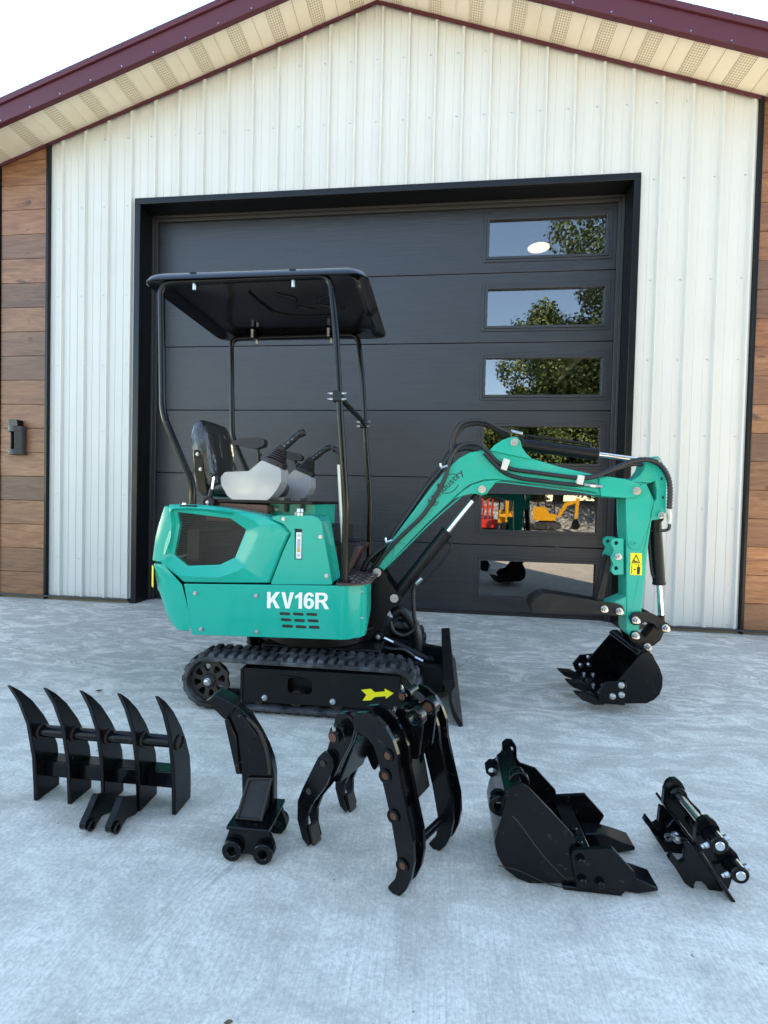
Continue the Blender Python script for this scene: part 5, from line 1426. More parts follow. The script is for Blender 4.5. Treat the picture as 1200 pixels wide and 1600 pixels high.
# ---- ripper shank
rp_ = thing('ripper_tooth', 'black curved single ripper shank standing on its round pin bosses', 'ripper', (-0.56, 1.55, 0))
shank = [(-0.765,0.458),(-0.735,0.477),(-0.701,0.467),(-0.659,0.445),(-0.614,0.409),(-0.577,0.355),(-0.551,0.309),(-0.532,0.262),(-0.524,0.219),(-0.522,0.105),(-0.522,0.061),(-0.630,0.051),(-0.637,0.211),(-0.654,0.211),(-0.664,0.284),(-0.678,0.349),(-0.702,0.398),(-0.732,0.427)]
mb = MB().prism(shank, 1.525, 1.565); sk_ = part('shank', mb, 'black', rp_, bevel=0.004)
tipp = [(-0.762,0.461),(-0.733,0.483),(-0.696,0.471),(-0.657,0.448),(-0.668,0.425),(-0.695,0.401),(-0.732,0.433)]
mb = MB().prism(tipp, 1.512, 1.578); part('tip', mb, 'black', sk_, bevel=0.004)
ws = [(-0.650,0.415),(-0.607,0.397),(-0.571,0.356),(-0.550,0.306),(-0.540,0.256),(-0.537,0.224)]
mb = MB().tube([(a, 1.522, b) for a, b in ws], 0.006, n=8, smooth=5); part('weld_bead', mb, 'iron', sk_, smooth=60)
mb = MB().prism([(-0.646,0.413),(-0.635,0.426),(-0.578,0.357),(-0.593,0.338)], 1.508, 1.5245); part('wear_plate', mb, 'black', sk_, bevel=0.003)
mb = MB().prism([(-0.696,0.398),(-0.685,0.407),(-0.654,0.344),(-0.638,0.218),(-0.651,0.217)], 1.514, 1.5245); part('wear_plate', mb, 'black', sk_, bevel=0.003)
bz = 0.108
pl = [(-0.625,1.416),(-0.506,1.412),(-0.501,1.578),(-0.634,1.576)]
px0 = (pl[0][0] + pl[3][0]) / 2 - 0.01; px1 = (pl[1][0] + pl[2][0]) / 2 + 0.005
py0 = pl[0][1]; py1 = pl[2][1]
mb = MB(); mb.box(px0, px1, py0, py1, bz - 0.012, bz); part('base_plate', mb, 'black', rp_, bevel=0.003)
# gusset box in front of the shank
gq = [(-0.609,0.203),(-0.529,0.210),(-0.538,0.063),(-0.620,0.061)]
mb = MB(); mb.add([(gq[0][0], 1.524, gq[0][1]), (gq[1][0], 1.524, gq[1][1]), (gq[2][0], 1.455, bz + 0.001), (gq[3][0], 1.455, bz + 0.001), (gq[3][0], 1.524, bz + 0.001), (gq[2][0], 1.524, bz + 0.001)], [(0, 1, 2, 3), (1, 5, 2), (0, 3, 4), (0, 4, 5, 1), (3, 2, 5, 4)]); part('gusset', mb, 'blackdusty', rp_, bevel=0.004)
mb = MB().tube([(gq[0][0], 1.520, gq[0][1]), (gq[1][0], 1.520, gq[1][1]), (gq[2][0], 1.453, bz + 0.004), (gq[3][0], 1.453, bz + 0.004), (gq[0][0], 1.520, gq[0][1])], 0.005, n=8); part('weld_bead', mb, 'iron', rp_)
xa, xb_ = px0 + 0.022, px1 - 0.018
for i, y in enumerate((py0 + 0.012, py1 - 0.030)):
    er = [(px0 + 0.008, bz - 0.0125), (xa - 0.030, 0.05), (xa - 0.034, 0.03), (xa - 0.015, 0.004), (xa + 0.014, 0.004), (xa + 0.03, 0.016), (xb_ - 0.03, 0.016), (xb_ - 0.014, 0.004), (xb_ + 0.015, 0.004), (xb_ + 0.034, 0.03), (xb_ + 0.030, 0.05), (px1 - 0.008, bz - 0.0125)]
    mb = MB().prism(fillet(er, 0.010), y, y + 0.018, holes=[circ((xa, 0.034), 0.014, 16), circ((xb_, 0.034), 0.014, 16)]); e_ = part('coupler_ear', mb, 'black', rp_, bevel=0.003)
    for xx in (xa, xb_):
        y_ = y - 0.020 if i == 0 else y + 0.0185
        mb = MB().ring((xx, y_, 0.034), (xx, y_ + 0.0195, 0.034), 0.032, 0.0145, n=24); part('pin_boss', mb, 'black', e_, bevel=0.003)

# ---- grapple
GO = (-0.088, 1.354); GU = (0.900, -0.436); GV = (0.436, 0.900)
gp_ = thing('log_grapple', 'black two-jaw grapple with rusty pin ends standing on its claws', 'grapple', (-0.2, 1.52, 0))
gm_ = frame_map(GO, GU, GV)
rj = [(-0.164,0.443),(-0.172,0.469),(-0.160,0.498),(-0.120,0.510),(-0.085,0.504),(-0.053,0.484),(-0.026,0.450),(-0.009,0.413),(-0.002,0.355),(0.023,0.264),(0.048,0.179),(0.053,0.118),(0.045,0.068),(0.029,0.029),(0.009,0.004),(-0.015,0.001),(-0.034,0.010),(-0.008,0.046),(-0.000,0.080),(-0.003,0.122),(-0.026,0.218),(-0.062,0.329),(-0.075,0.379),(-0.094,0.416),(-0.118,0.434)]
lj = [(-0.306,0.313),(-0.285,0.337),(-0.262,0.339),(-0.246,0.328),(-0.244,0.301),(-0.274,0.227),(-0.332,0.145),(-0.351,0.097),(-0.351,0.050),(-0.332,-0.000),(-0.367,0.020),(-0.390,0.078),(-0.390,0.139),(-0.369,0.190)]
rj = [(a, max(b, 0.001)) for a, b in rj]
lmin = min(b for a, b in lj); lj = [(a, b - lmin + 0.001) for a, b in lj]
def gprism(poly, t0, t1, holes=()): return MB().prism(poly, t0, t1, gm_, holes)
def gpt(a, b, t): return gm_(a, b, t)
pinq = [(-0.042,0.402),(-0.049,0.340),(-0.017,0.231),(0.017,0.099)]
for k, t in enumerate((0.0, 0.062, 0.228, 0.290)):
    sh_ = 0.0 if k < 2 else 0.020
    o = part('jaw_plate', gprism(fillet([(a + sh_, b) for a, b in (rj if k < 2 else rj[3:])], 0.008), t, t + 0.014), 'black', gp_, bevel=0.003)
    for a, b in pinq:
        if k in (0, 3):
            s = -0.004 if k == 0 else 0.0145
            mb = MB().cyl(gpt(a, b, t + s), gpt(a, b, t + s + 0.0035), 0.011, n=14); part('pin_end', mb, 'rust', o)
            mb = MB().ring(gpt(a, b, t + s - 0.002), gpt(a, b, t + s + 0.0036), 0.020, 0.012, n=18); part('weld_bead', mb, 'black', o)
for a, b in pinq:
    for t0, t1 in ((0.0145, 0.0615), (0.2425, 0.2895)):
        e_ = 0.0 if t0 < 0.1 else 0.020
        mb = MB().cyl(gpt(a + e_, b, t0), gpt(a + e_, b, t1), 0.013, n=16); part('spacer_pin', mb, 'black', gp_)
a, b = pinq[3]
mb = MB().cyl(gpt(a + 0.005, b + 0.02, 0.0765), gpt(a + 0.022, b + 0.02, 0.2275), 0.013, n=20); part('cross_tube', mb, 'black', gp_)
# web plate of the right jaw
w0 = pinq[1]; w1 = pinq[2]
mb = gprism([(w0[0] - 0.008, w0[1] + 0.01), (w0[0] + 0.006, w0[1] + 0.012), (w1[0] + 0.008, w1[1] - 0.02), (w1[0] - 0.006, w1[1] - 0.022)], 0.0765, 0.2215); part('web_plate', mb, 'blackdusty', gp_, bevel=0.003)
for t in (0.100, 0.185):
    br_ = [(pinq[0][0] - 0.05, pinq[0][1] + 0.05), (pinq[0][0] - 0.03, pinq[0][1] + 0.10), (pinq[0][0] + 0.0, pinq[0][1] + 0.10), (pinq[0][0] + 0.035, pinq[0][1] + 0.02), (pinq[1][0] + 0.02, pinq[1][1] - 0.06), (pinq[1][0] - 0.01, pinq[1][1] - 0.02)]
    part('centre_plate', gprism(fillet(br_, 0.018), t, t + 0.014), 'black', gp_, bevel=0.003)
# left jaw pairs
lp_top = lj[2]
for k, t in enumerate((0.0, 0.052, 0.205, 0.257)):
    o = part('jaw_plate', gprism(fillet(lj, 0.008), t, t + 0.013), 'black', gp_, bevel=0.003)
    if k in (0, 2):
        for a, b in ((lj[0][0] + 0.022, lj[0][1] - 0.012), (lj[12][0] + 0.03 if False else lj[13][0] + 0.028, lj[13][1] - 0.0)):
            mb = MB().cyl(gpt(a, b, t - 0.004), gpt(a, b, t + 0.066), 0.010, n=14); part('spacer_pin', mb, 'iron', o)
for t in (0.0, 0.205):
    # claw pad between each pair
    tip = lj[9]; pad = [(tip[0] - 0.004, 0.001), (tip[0] + 0.006, 0.004), (lj[8][0] + 0.008, lj[8][1] + 0.01), (lj[8][0] - 0.006, lj[8][1] + 0.012)]
    part('claw_pad', gprism(pad, t + 0.0135, t + 0.0515), 'blackdusty' if t else 'iron', gp_, bevel=0.002)
# upper arm of the left jaw, from its pivots up to the main pins
piv = [(-0.220,0.419),(-0.145,0.474)]
up_ = [(lj[0][0] + 0.01, lj[0][1] - 0.02), (piv[0][0] - 0.045, piv[0][1] - 0.02), (piv[0][0] - 0.03, piv[0][1] + 0.045), (piv[0][0] + 0.005, piv[0][1] + 0.055), (piv[0][0] + 0.045, piv[0][1] + 0.03), (piv[0][0] + 0.03, piv[0][1] - 0.03), (lj[3][0] + 0.015, lj[3][1] - 0.02), (lj[5][0] + 0.012, lj[5][1] + 0.01)]
for t in (0.018, 0.034, 0.224, 0.240):
    ro = 0.0 if t < 0.1 else 1.0
    part('jaw_arm', gprism(fillet([(a + 0.03 * ro, b - 0.06 * ro) for a, b in up_], 0.015), t, t + 0.011), 'black', gp_, bevel=0.003)
a, b = lj[5]
mb = gprism([(a - 0.005, b - 0.02), (a + 0.008, b - 0.018), (piv[0][0] + 0.012, piv[0][1] - 0.06), (piv[0][0] - 0.002, piv[0][1] - 0.062)], 0.0655, 0.2045); part('web_plate', mb, 'black', gp_, bevel=0.003)
mb = MB().cyl(gpt(a - 0.01, b - 0.01, 0.0655), gpt(a - 0.01, b - 0.01, 0.2045), 0.010, n=16); part('cross_tube', mb, 'black', gp_)
# pivot pins with rusty ends, grease nipples and zinc bolts
def pivot(a, b, t0, t1, r=0.019):
    mb = MB().cyl(gpt(a, b, t0), gpt(a, b, t1), r, n=20); mb.ring(gpt(a, b, t0 + 0.018), gpt(a, b, t0 + 0.030), r * 1.55, r * 1.01, n=20); p_ = part('pivot_boss', mb, 'black', gp_, bevel=0.002)
    mb = MB().cyl(gpt(a, b, t0 - 0.003), gpt(a, b, t0 - 0.0003), r * 0.72, n=16); part('pin_end', mb, 'rust', p_)
    w = Vector(gpt(a, b, t0 + 0.006)); mb = MB().cyl(w + Vector((0, 0, r)), w + Vector((-0.002, -0.001, r + 0.010)), 0.006, n=6); mb.cyl(w + Vector((-0.002, -0.001, r + 0.010)), w + Vector((-0.006, -0.003, r + 0.022)), 0.0035, n=8); part('grease_nipple', mb, 'zinc', p_)
    return p_
pivot(piv[0][0], piv[0][1], -0.035, 0.06)
a, b = [(-0.104,0.441)][0]; a -= 0.02
mb = MB().cyl(gpt(a + 0.02, b, 0.078), gpt(a + 0.02, b, 0.155), 0.018, n=24); cyl_ = part('jaw_cylinder', mb, 'chrome', gp_)
mb = MB().cyl(gpt(a + 0.02, b, 0.156), gpt(a + 0.02, b, 0.22), 0.026, n=24); part('pivot_boss', mb, 'black', gp_, bevel=0.003)
mb = MB().cyl(gpt(a + 0.02, b, 0.015), gpt(a + 0.02, b, 0.0775), 0.024, n=24); part('pivot_boss', mb, 'black', gp_, bevel=0.003)
w = Vector(gpt(a + 0.02, b, 0.15)); mb = MB().cyl(w + Vector((0, 0, 0.016)), w + Vector((-0.004, 0, 0.036)), 0.005, n=8); part('grease_nipple', mb, 'zinc', cyl_)
hb = [(-0.006,0.487)] + [(-0.002,0.492)]
rb2 = [(-0.096,0.505)][0]
pivot(rb2[0], rb2[1], 0.172, 0.262, 0.016)
for (a, b), t0 in zip(hb, (0.090, 0.172)):
    mb = MB().ring(gpt(a, b, t0), gpt(a, b, t0 + 0.034), 0.029, 0.018, n=24); part('pin_boss', mb, 'black', gp_, bevel=0.003)
    ear_ = [(a - 0.024, b - 0.004), (a - 0.012, b + 0.024), (a + 0.012, b + 0.024), (a + 0.026, b + 0.0), (a + 0.012, b - 0.13), (a - 0.022, b - 0.13)]
    part('mounting_ear', gprism(fillet(ear_, 0.014), t0 + 0.0105, t0 + 0.0235, holes=[circ((a, b), 0.018, 16)]), 'black', gp_, bevel=0.003)
a, b = hb[1]; mb = MB().cyl(gpt(a, b, 0.176), gpt(a, b, 0.182), 0.0150, n=16); part('pin_end', mb, 'rust', gp_)
mb = MB().cyl(gpt(hb[0][0] - 0.05, hb[0][1] - 0.06, 0.02), gpt(hb[0][0] - 0.05, hb[0][1] - 0.06, 0.10), 0.026, n=20); part('pivot_boss', mb, 'black', gp_, bevel=0.003)
mb = MB().cyl(gpt(hb[1][0] - 0.06, hb[1][1] + 0.03, 0.19), gpt(hb[1][0] + 0.0, hb[1][1] + 0.0, 0.19), 0.010, n=10); part('link_bar', mb, 'blackdusty', gp_)

# ---- trenching bucket
tb2 = thing('trenching_bucket', 'narrow black trenching bucket with two teeth lying on the concrete', 'bucket', (0.45, 1.6, 0))
QY0, QY1 = 1.455, 1.70
sp2 = [(0.232,0.239),(0.246,0.270),(0.272,0.282),(0.297,0.271),(0.367,0.203),(0.436,0.134),(0.453,-0.003),(0.309,-0.020),(0.271,-0.010),(0.234,0.015),(0.210,0.054),(0.201,0.099),(0.208,0.139),(0.220,0.178)]
zmin = min(b for a, b in sp2); sp2 = [(a, b - zmin + 0.002) for a, b in sp2]
for y in (QY0, QY1 - 0.012):
    pl2 = sp2 if y < 1.5 else [(0.262, 0.225), (0.30, 0.243), (0.318, 0.238)] + sp2[4:]
    part('side_plate', MB().prism(fillet(pl2, 0.012), y, y + 0.012), 'black', tb2, bevel=0.003)
arcp = sp2[6:] + [sp2[0]]
cv = curve2(arcp, 5)
ctr = (sum(a for a, b in cv) / len(cv), sum(b for a, b in cv) / len(cv))
inn = [(a + (ctr[0] - a) * 0.07, b + (ctr[1] - b) * 0.07) for a, b in cv]
part('bucket_shell', MB().prism(cv + inn[::-1], QY0 + 0.0125, QY1 - 0.0125), 'black', tb2, bevel=0.003)
wl = [(0.250,0.204),(0.273,0.182),(0.308,0.137),(0.347,0.090),(0.390,0.047),(0.418,0.025)]
mb = MB().tube([(a, 1.4545, b) for a, b in wl], 0.0016, n=6, smooth=4); part('weld_bead', mb, 'iron', tb2)
wl = [(0.214,0.046),(0.245,0.043),(0.283,0.035),(0.331,0.017),(0.378,0.003),(0.415,-0.001)]
mb = MB().tube([(a, 1.4545, b) for a, b in wl], 0.0014, n=6, smooth=4); part('weld_bead', mb, 'iron', tb2)
# side cutters
scq = [(0.422,0.107),(0.429,0.127),(0.540,0.143),(0.605,0.075),(0.573,0.011),(0.442,0.013)]
scq = [(a, max(b, 0.003)) for a, b in scq]
for y in (QY0 - 0.014, QY1 + 0.0005):
    c_ = part('side_cutter', MB().prism(fillet(scq, 0.008), y, y + 0.013), 'black', tb2, bevel=0.003)
    for q in [(0.450,0.100),(0.456,0.040),(0.507,0.037)]: bolt(c_, (q[0], y if y < 1.5 else y - 0.0, q[1]), 0.013, h=0.008, material='black')
for y in (QY0 - 0.014 - 0.0, ):
    pass
# cutting edge and teeth
le = [(0.453,-0.003),(0.572,-0.003)]
mb = MB(); mb.box(le[0][0] - 0.05, le[1][0], QY0 - 0.012, QY1 + 0.012, 0.0015, 0.014); part('cutting_lip', mb, 'black', tb2, bevel=0.003)
cross = [(0.419,0.121),(0.511,0.135),(0.516,0.095),(0.459,0.085)]
mb = MB(); mb.box(le[0][0] - 0.02, le[0][0] + 0.035, QY0 + 0.0125, QY1 - 0.0125, 0.10, 0.112); part('cross_strip', mb, 'black', tb2, bevel=0.003)
tx = le[1][0]
for y in (QY0 + 0.005, QY1 - 0.075):
    mb = MB().loft([[(tx - 0.055, y, 0.0015), (tx - 0.055, y + 0.062, 0.0015), (tx - 0.055, y + 0.062, 0.055), (tx - 0.055, y, 0.055)],
                    [(tx + 0.0, y + 0.003, 0.0015), (tx + 0.0, y + 0.059, 0.0015), (tx + 0.0, y + 0.059, 0.060), (tx + 0.0, y + 0.003, 0.060)],
                    [(tx + 0.05, y - 0.004, 0.004), (tx + 0.05, y + 0.066, 0.004), (tx + 0.05, y + 0.066, 0.046), (tx + 0.05, y - 0.004, 0.046)],
                    [(tx + 0.105, y - 0.006, 0.020), (tx + 0.105, y + 0.068, 0.020), (tx + 0.105, y + 0.068, 0.030), (tx + 0.105, y - 0.006, 0.030)]], cap0=True, cap1=True)
    part('tooth', mb, 'black', tb2, bevel=0.004)
for y in (QY0 + 0.03, QY0 + 0.09): bolt(tb2, (le[0][0] + 0.005, y, 0.112), 0.012, d=(0, 0, 1), h=0.010, material='black')
# ears
e2 = [(0.302,0.153),(0.266,0.163),(0.237,0.182),(0.214,0.182),(0.196,0.196),(0.191,0.221),(0.206,0.239),(0.224,0.240),(0.241,0.256),(0.250,0.277),(0.249,0.302),(0.264,0.318),(0.284,0.317),(0.298,0.299),(0.301,0.256),(0.336,0.209),(0.372,0.173)]
hs = [circ(q, 0.0125, 16) for q in [(0.277,0.285),(0.216,0.203)]]
e2f = fillet(e2, 0.008)
part('coupler_ear', MB().prism(e2f, 1.690, 1.706, holes=hs), 'black', tb2, bevel=0.003)
off = [(0.265,0.307),(0.207,0.228)]
offx = off[0][0] - hs[0][0][0] + 0.0125; offz = off[0][1] - [(0.277,0.285)][0][1]
hs2 = [[(a, b) for a, b in h] for h in hs]
part('coupler_ear', MB().prism(e2f, 1.515, 1.531, holes=hs2), 'black', tb2, bevel=0.003)
for q in [(0.277,0.285),(0.216,0.203)]:
    mb = MB().ring((q[0], 1.496, q[1]), (q[0], 1.5145, q[1]), 0.031, 0.013, n=22); part('pin_boss', mb, 'black', tb2, bevel=0.003)
# back plate joining ears and shell
q1 = sp2[1]; q0 = sp2[12]
mb = MB().prism([(sp2[13][0] - 0.004, sp2[13][1]), (sp2[0][0] - 0.002, sp2[0][1] + 0.006), (sp2[2][0] + 0.005, sp2[2][1] + 0.002), (sp2[2][0], sp2[2][1] - 0.02), (sp2[0][0] + 0.012, sp2[0][1] - 0.01)], QY0 + 0.0125, QY1 - 0.0125); part('back_plate', mb, 'black', tb2, bevel=0.004)

# ---- quick hitch
qh = thing('quick_hitch', 'small black quick hitch coupler with two bright steel pins, right of the trenching bucket', 'coupler', (0.83, 1.6, 0))
HY0, HY1 = 1.50, 1.70
earq = [(0.795,0.135),(0.798,0.186),(0.806,0.211),(0.819,0.223),(0.836,0.226),(0.851,0.217),(0.863,0.197),(0.867,0.176),(0.887,0.149),(0.913,0.126),(0.925,0.102),(0.926,0.079),(0.915,0.066),(0.907,0.061),(0.894,0.009),(0.876,0.021)]
pins = [(0.840,0.173),(0.899,0.092)]
for i, y in enumerate((HY0, HY1)):
    e_ = part('ear_plate', MB().prism(fillet(earq, 0.010), y, y + 0.016), 'black', qh, bevel=0.003)
for q in pins:
    mb = MB().cyl((q[0], HY0 - 0.048, q[1]), (q[0], HY1 + 0.03, q[1]), 0.0135, n=20); pn = part('steel_pin', mb, 'chrome', qh, bevel=0.0015)
    mb = MB().ring((q[0], HY0 - 0.045, q[1]), (q[0], HY0 - 0.0005, q[1]), 0.0255, 0.014, n=24); part('pin_boss', mb, 'black', pn, bevel=0.003)
    mb = MB().ring((q[0], HY0 + 0.0165, q[1]), (q[0], HY0 + 0.03, q[1]), 0.028, 0.014, n=24); part('pin_boss', mb, 'black', pn, bevel=0.003)
    mb = MB().ring((q[0], HY1 - 0.012, q[1]), (q[0], HY1 - 0.0005, q[1]), 0.028, 0.014, n=24); part('pin_boss', mb, 'black', pn, bevel=0.003)
    w = Vector((q[0] - 0.028, HY0 - 0.025, q[1] - 0.014)); mb = MB().cyl(w + Vector((0.008, 0, 0.004)), w + Vector((-0.004, 0, -0.002)), 0.009, n=6); mb.cyl(w + Vector((-0.005, 0, -0.0025)), w + Vector((-0.012, 0, -0.006)), 0.007, n=6); part('locking_nut', mb, 'zinc', pn, bevel=0.001)
    w = Vector((q[0] + 0.026, HY0 - 0.025, q[1] + 0.012)); mb = MB().cyl(w - Vector((0.006, 0, 0.003)), w + Vector((0.006, 0, 0.003)), 0.009, n=6); part('locking_nut', mb, 'zinc', pn, bevel=0.001)
bpq = [(0.793,0.137),(0.801,0.142),(0.900,0.000),(0.892,-0.010)]
mb = MB().prism(bpq, HY0 - 0.03, HY1 + 0.06); part('base_plate', mb, 'black', qh, bevel=0.003)
hkq = [(0.777,0.139),(0.795,0.133),(0.886,-0.003),(0.842,-0.005),(0.837,0.012),(0.822,0.026),(0.806,0.025),(0.800,0.012),(0.803,-0.009),(0.794,-0.006),(0.774,0.015),(0.743,0.063),(0.726,0.082),(0.734,0.103),(0.759,0.072),(0.773,0.084)]
hkq = [(a, max(b, 0.002)) for a, b in hkq]
for y in (HY0 + 0.005, HY1 - 0.02):
    part('hook_plate', MB().prism(fillet(hkq, 0.005), y, y + 0.016), 'black', qh, bevel=0.003)
lk2 = [(0.756,0.044),(0.764,0.049),(0.783,0.036),(0.793,0.044),(0.794,0.061),(0.787,0.082),(0.812,0.117),(0.827,0.104),(0.845,0.027),(0.832,-0.044),(0.807,-0.033)]
part('hook_plate', MB().prism(lk2, 1.655, 1.672), 'black', qh, bevel=0.003)
q = [(0.795,0.091)][0]
mb = MB().ball((q[0], 1.60, q[1]), 0.020, 1, 1, 0.9, n=10); mb.ring((q[0] - 0.03, 1.59, q[1]), (q[0] - 0.028, 1.60, q[1]), 0.011, 0.007, n=12); mb.tube([(q[0] - 0.02, 1.58, q[1] + 0.02), (q[0], 1.58, q[1] + 0.014), (q[0] + 0.02, 1.58, q[1] + 0.01)], 0.003, n=6); part('lynch_pin', mb, 'zinc', qh, smooth=30)

# ---- small litter on the pad
def leaf(px, py, s, rot, label):
    rn = random.Random(px)
    pts = [(-1, 0), (-0.5, 0.35), (0, 0.45), (0.6, 0.3), (1, 0), (0.5, -0.35), (0, -0.4), (-0.6, -0.3)]
    mb = MB(); c, sn = math.cos(rot), math.sin(rot)
    vs = [((a * c - b * sn) * s + px, (a * sn + b * c) * s + py, 0.003 + s * (0.15 + 0.3 * abs(b) + 0.25 * a * a * rn.random())) for a, b in pts] + [(px, py, 0.003)]
    mb.add(vs, [(i, (i + 1) % 8, 8) for i in range(8)])
    mb.add([(x, y, z + 0.0012) for x, y, z in vs], [((i + 1) % 8, i, 8) for i in range(8)])
    return tag(part('dry_leaf', mb, 'dryleaf', smooth=0), label, 'leaf')
l_ = [(-1.931,2.538),(-0.424,0.971),(1.317,2.064),(-0.457,1.057)]
leaf(l_[0][0], l_[0][1], 0.022, 0.6, 'small dry leaf on the concrete beyond the root rake')
leaf(l_[1][0], l_[1][1] - 0.004, 0.010, 0.3, 'reddish dry leaf at the bottom edge of the picture')

# ================================================================== BEHIND THE PHOTOGRAPHER (seen mirrored in the door glass)
def tree(x, y, h, rad, label, n, seed, ls=1.0):
    rn = random.Random(seed)
    z0 = bank(x, y) - 0.1 if y > -20 else -0.2
    t = thing('broadleaf_tree', label, 'tree', (x, y, z0), 'trees behind the gravel yard')
    mb = MB().tube([(x, y, z0), (x + 0.1, y, z0 + h * 0.2), (x - 0.05, y + 0.1, z0 + h * 0.45), (x, y, z0 + h * 0.8)], lambda s: 0.32 * (1 - s * 0.85), n=10, smooth=4)
    for k in range(9):
        a = rn.random() * 6.28; zz = z0 + h * (0.25 + 0.06 * k); l2 = rad * (0.5 + 0.3 * rn.random())
        mb.tube([(x, y, zz), (x + math.cos(a) * l2 * 0.5, y + math.sin(a) * l2 * 0.5, zz + h * 0.06), (x + math.cos(a) * l2, y + math.sin(a) * l2, zz + h * 0.15)], lambda s: 0.10 * (1 - s * 0.8), n=6, smooth=3)
    part('trunk', mb, 'bark', t, smooth=60)
    cl = []
    for k in range(70):
        a = rn.random() * 6.28; e = rn.uniform(0.0, 1); rr = rad * (0.35 + 0.65 * rn.random() ** 0.5) * (1.0 - 0.62 * abs(e - 0.4) ** 1.2)
        cl.append((Vector((x + math.cos(a) * rr, y + math.sin(a) * rr, z0 + h * (0.10 + 0.88 * e))), rad * rn.uniform(0.18, 0.32)))
    mb = MB(); vs = []; fs = []
    for i in range(n):
        c, r = cl[rn.randrange(len(cl))]
        d = Vector((rn.gauss(0, 1), rn.gauss(0, 1), rn.gauss(0, 0.8))).normalized()
        p = c + d * r * rn.uniform(0.55, 1.08)
        s = rn.uniform(0.12, 0.22) * ls
        nrm = (d + Vector((rn.gauss(0, 0.6), rn.gauss(0, 0.6), rn.gauss(0, 0.6) + 0.4))).normalized()
        u = nrm.orthogonal().normalized(); v = nrm.cross(u); b = len(vs)
        an = rn.random() * 6.28; u, v = u * math.cos(an) + v * math.sin(an), v * math.cos(an) - u * math.sin(an)
        vs += [tuple(p - u * s), tuple(p + v * s * 0.55), tuple(p + u * s), tuple(p - v * s * 0.55)]
        fs.append((b, b + 1, b + 2, b + 3))
    me = bpy.data.meshes.new('crown'); me.from_pydata(vs, [], fs); me.materials.append(M['leaf'])
    link('crown', me, t)
tree(11.6, -17.5, 19.5, 6.6, 'tall leafy tree mirrored in the upper three door windows', 80000, 1, 0.65)
tree(7.0, -18.8, 10.6, 3.9, 'shorter leafy tree mirrored left of the tall one', 42000, 2, 0.65)
tree(9.6, -19.5, 9.0, 4.0, 'bushy tree filling the gap under the tall one', 36000, 8, 0.7)
tree(16.5, -18.0, 12.0, 4.5, 'leafy tree at the right end of the tree row', 9000, 3)
tree(3.9, -20.6, 6.6, 2.8, 'rounded low tree left of the mirrored pair', 26000, 9, 0.75)
tree(-0.5, -22.0, 6.0, 3.4, 'low leafy tree straight behind the photographer', 7000, 4)
tree(-7.0, -23.0, 7.0, 4.0, 'low leafy tree at the left of the yard', 7000, 5)
tree(-15.0, -21.0, 9.0, 4.6, 'leafy tree at the left end of the tree row', 7000, 6)
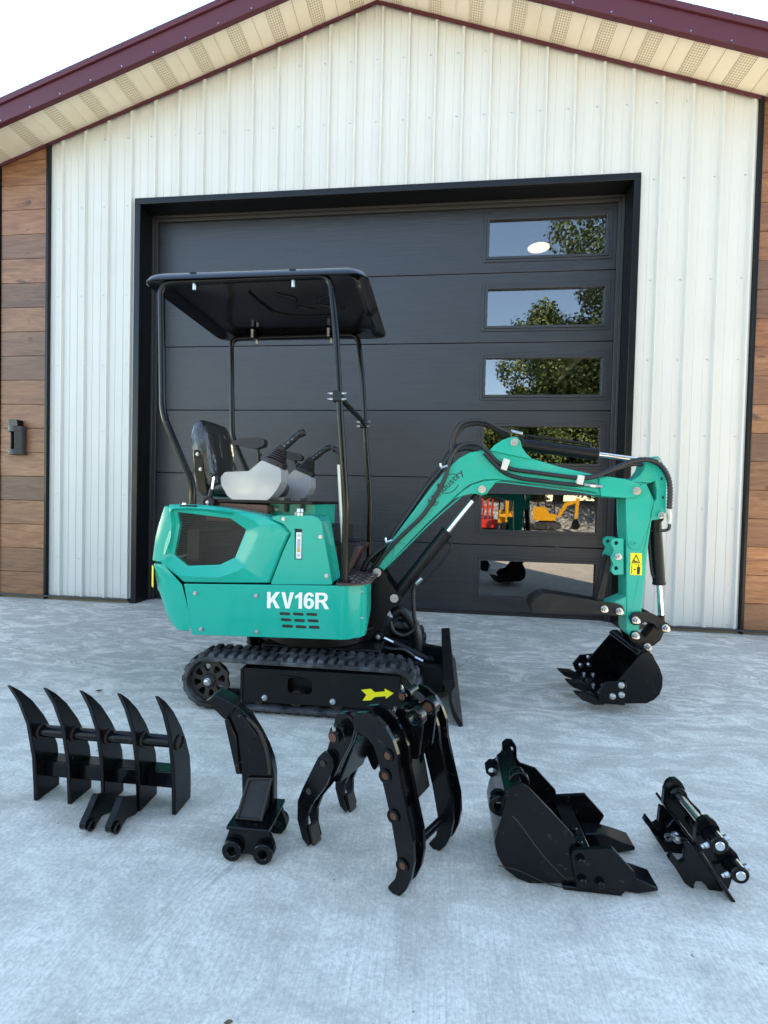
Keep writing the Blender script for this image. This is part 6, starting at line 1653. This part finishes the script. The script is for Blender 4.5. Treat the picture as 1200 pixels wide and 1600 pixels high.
def small_digger(x, y, rz, label):
    z = bank(x, y) + 0.01
    t = thing('yellow_excavator', label, 'excavator', (x, y, z), 'yellow excavators in the gravel yard')
    def pt(name, mb, m_, b=0.01):
        o = part(name, mb.xform(Matrix.Translation((x, y, z)) @ Matrix.Rotation(rz, 4, 'Z')), m_, t, bevel=b); return o
    for s in (-1, 1):
        st_ = [(-0.45 + 0.16 * math.cos(R(a)), 0.16 + 0.16 * math.sin(R(a))) for a in range(90, 271, 18)] + [(0.45 + 0.16 * math.cos(R(a)), 0.16 + 0.16 * math.sin(R(a))) for a in range(-90, 91, 18)]
        pt('crawler_track', MB().prism(st_, s * 0.4 - 0.1, s * 0.4 + 0.1), 'rubber')
    pt('undercarriage', MB().box(-0.4, 0.4, -0.29, 0.29, 0.12, 0.38), 'blacksat')
    pt('body', MB().prism(fillet([(-0.62, 0.40), (0.35, 0.40), (0.42, 0.70), (0.05, 0.72), (-0.05, 1.02), (-0.55, 1.05), (-0.66, 0.8)], 0.06), -0.44, 0.44), 'caryellow')
    pt('seat', MB().prism(fillet([(-0.1, 1.0), (0.2, 1.0), (0.2, 1.1), (-0.05, 1.12), (-0.12, 1.5), (-0.2, 1.5)], 0.03), -0.2, 0.2), 'vinyl')
    for s in (-1, 1): pt('canopy_post', MB().tube([(-0.45, s * 0.4, 1.03), (-0.5, s * 0.4, 2.1), (0.25, s * 0.4, 2.12), (0.3, s * 0.4, 0.72)], 0.02, n=8), 'blacksat', 0)
    pt('canopy', MB().box(-0.6, 0.4, -0.5, 0.5, 2.14, 2.2), 'blacksat')
    pt('boom', MB().prism([(0.42, 0.62), (0.55, 0.55), (0.85, 1.1), (1.35, 1.30), (1.33, 1.42), (0.75, 1.27)], -0.07, 0.07), 'caryellow')
    pt('dipper_arm', MB().prism([(1.22, 1.5), (1.4, 1.46), (1.3, 0.5), (1.18, 0.5)], -0.06, 0.06), 'caryellow')
    pt('bucket', MB().prism(fillet([(1.0, 0.05), (1.35, 0.03), (1.45, 0.2), (1.32, 0.5), (1.15, 0.48)], 0.05), -0.2, 0.2), 'blacksat')
small_digger(3.35, -13.2, R(100), 'yellow excavator mirrored at the left in the fifth door window')
small_digger(5.25, -13.4, R(15), 'yellow excavator mirrored at the right in the fifth door window')
rdx, rdy = 2.45, -13.5; rdz = bank(rdx, rdy)
red = thing('red_attachment', 'red post-mounted machine mirrored at the left edge of the fifth door window', 'machine', (rdx, rdy, rdz))
mb = MB(); mb.box(rdx - 0.35, rdx + 0.45, rdy - 0.3, rdy + 0.3, rdz + 0.1, rdz + 0.5); part('base_frame', mb, 'red', red, bevel=0.02)
for k in range(3):
    mb = MB().tube([(rdx - 0.25 + k * 0.22, rdy, rdz + 0.5), (rdx - 0.2 + k * 0.2, rdy + 0.05, rdz + 1.0), (rdx - 0.28 + k * 0.25, rdy, rdz + 1.5)], 0.05, n=8); part('upright', mb, 'red', red, smooth=60)
mb = MB(); mb.box(rdx - 0.3, rdx + 0.3, rdy - 0.05, rdy + 0.05, rdz + 1.05, rdz + 1.15); part('crossbar', mb, 'red', red, bevel=0.01)
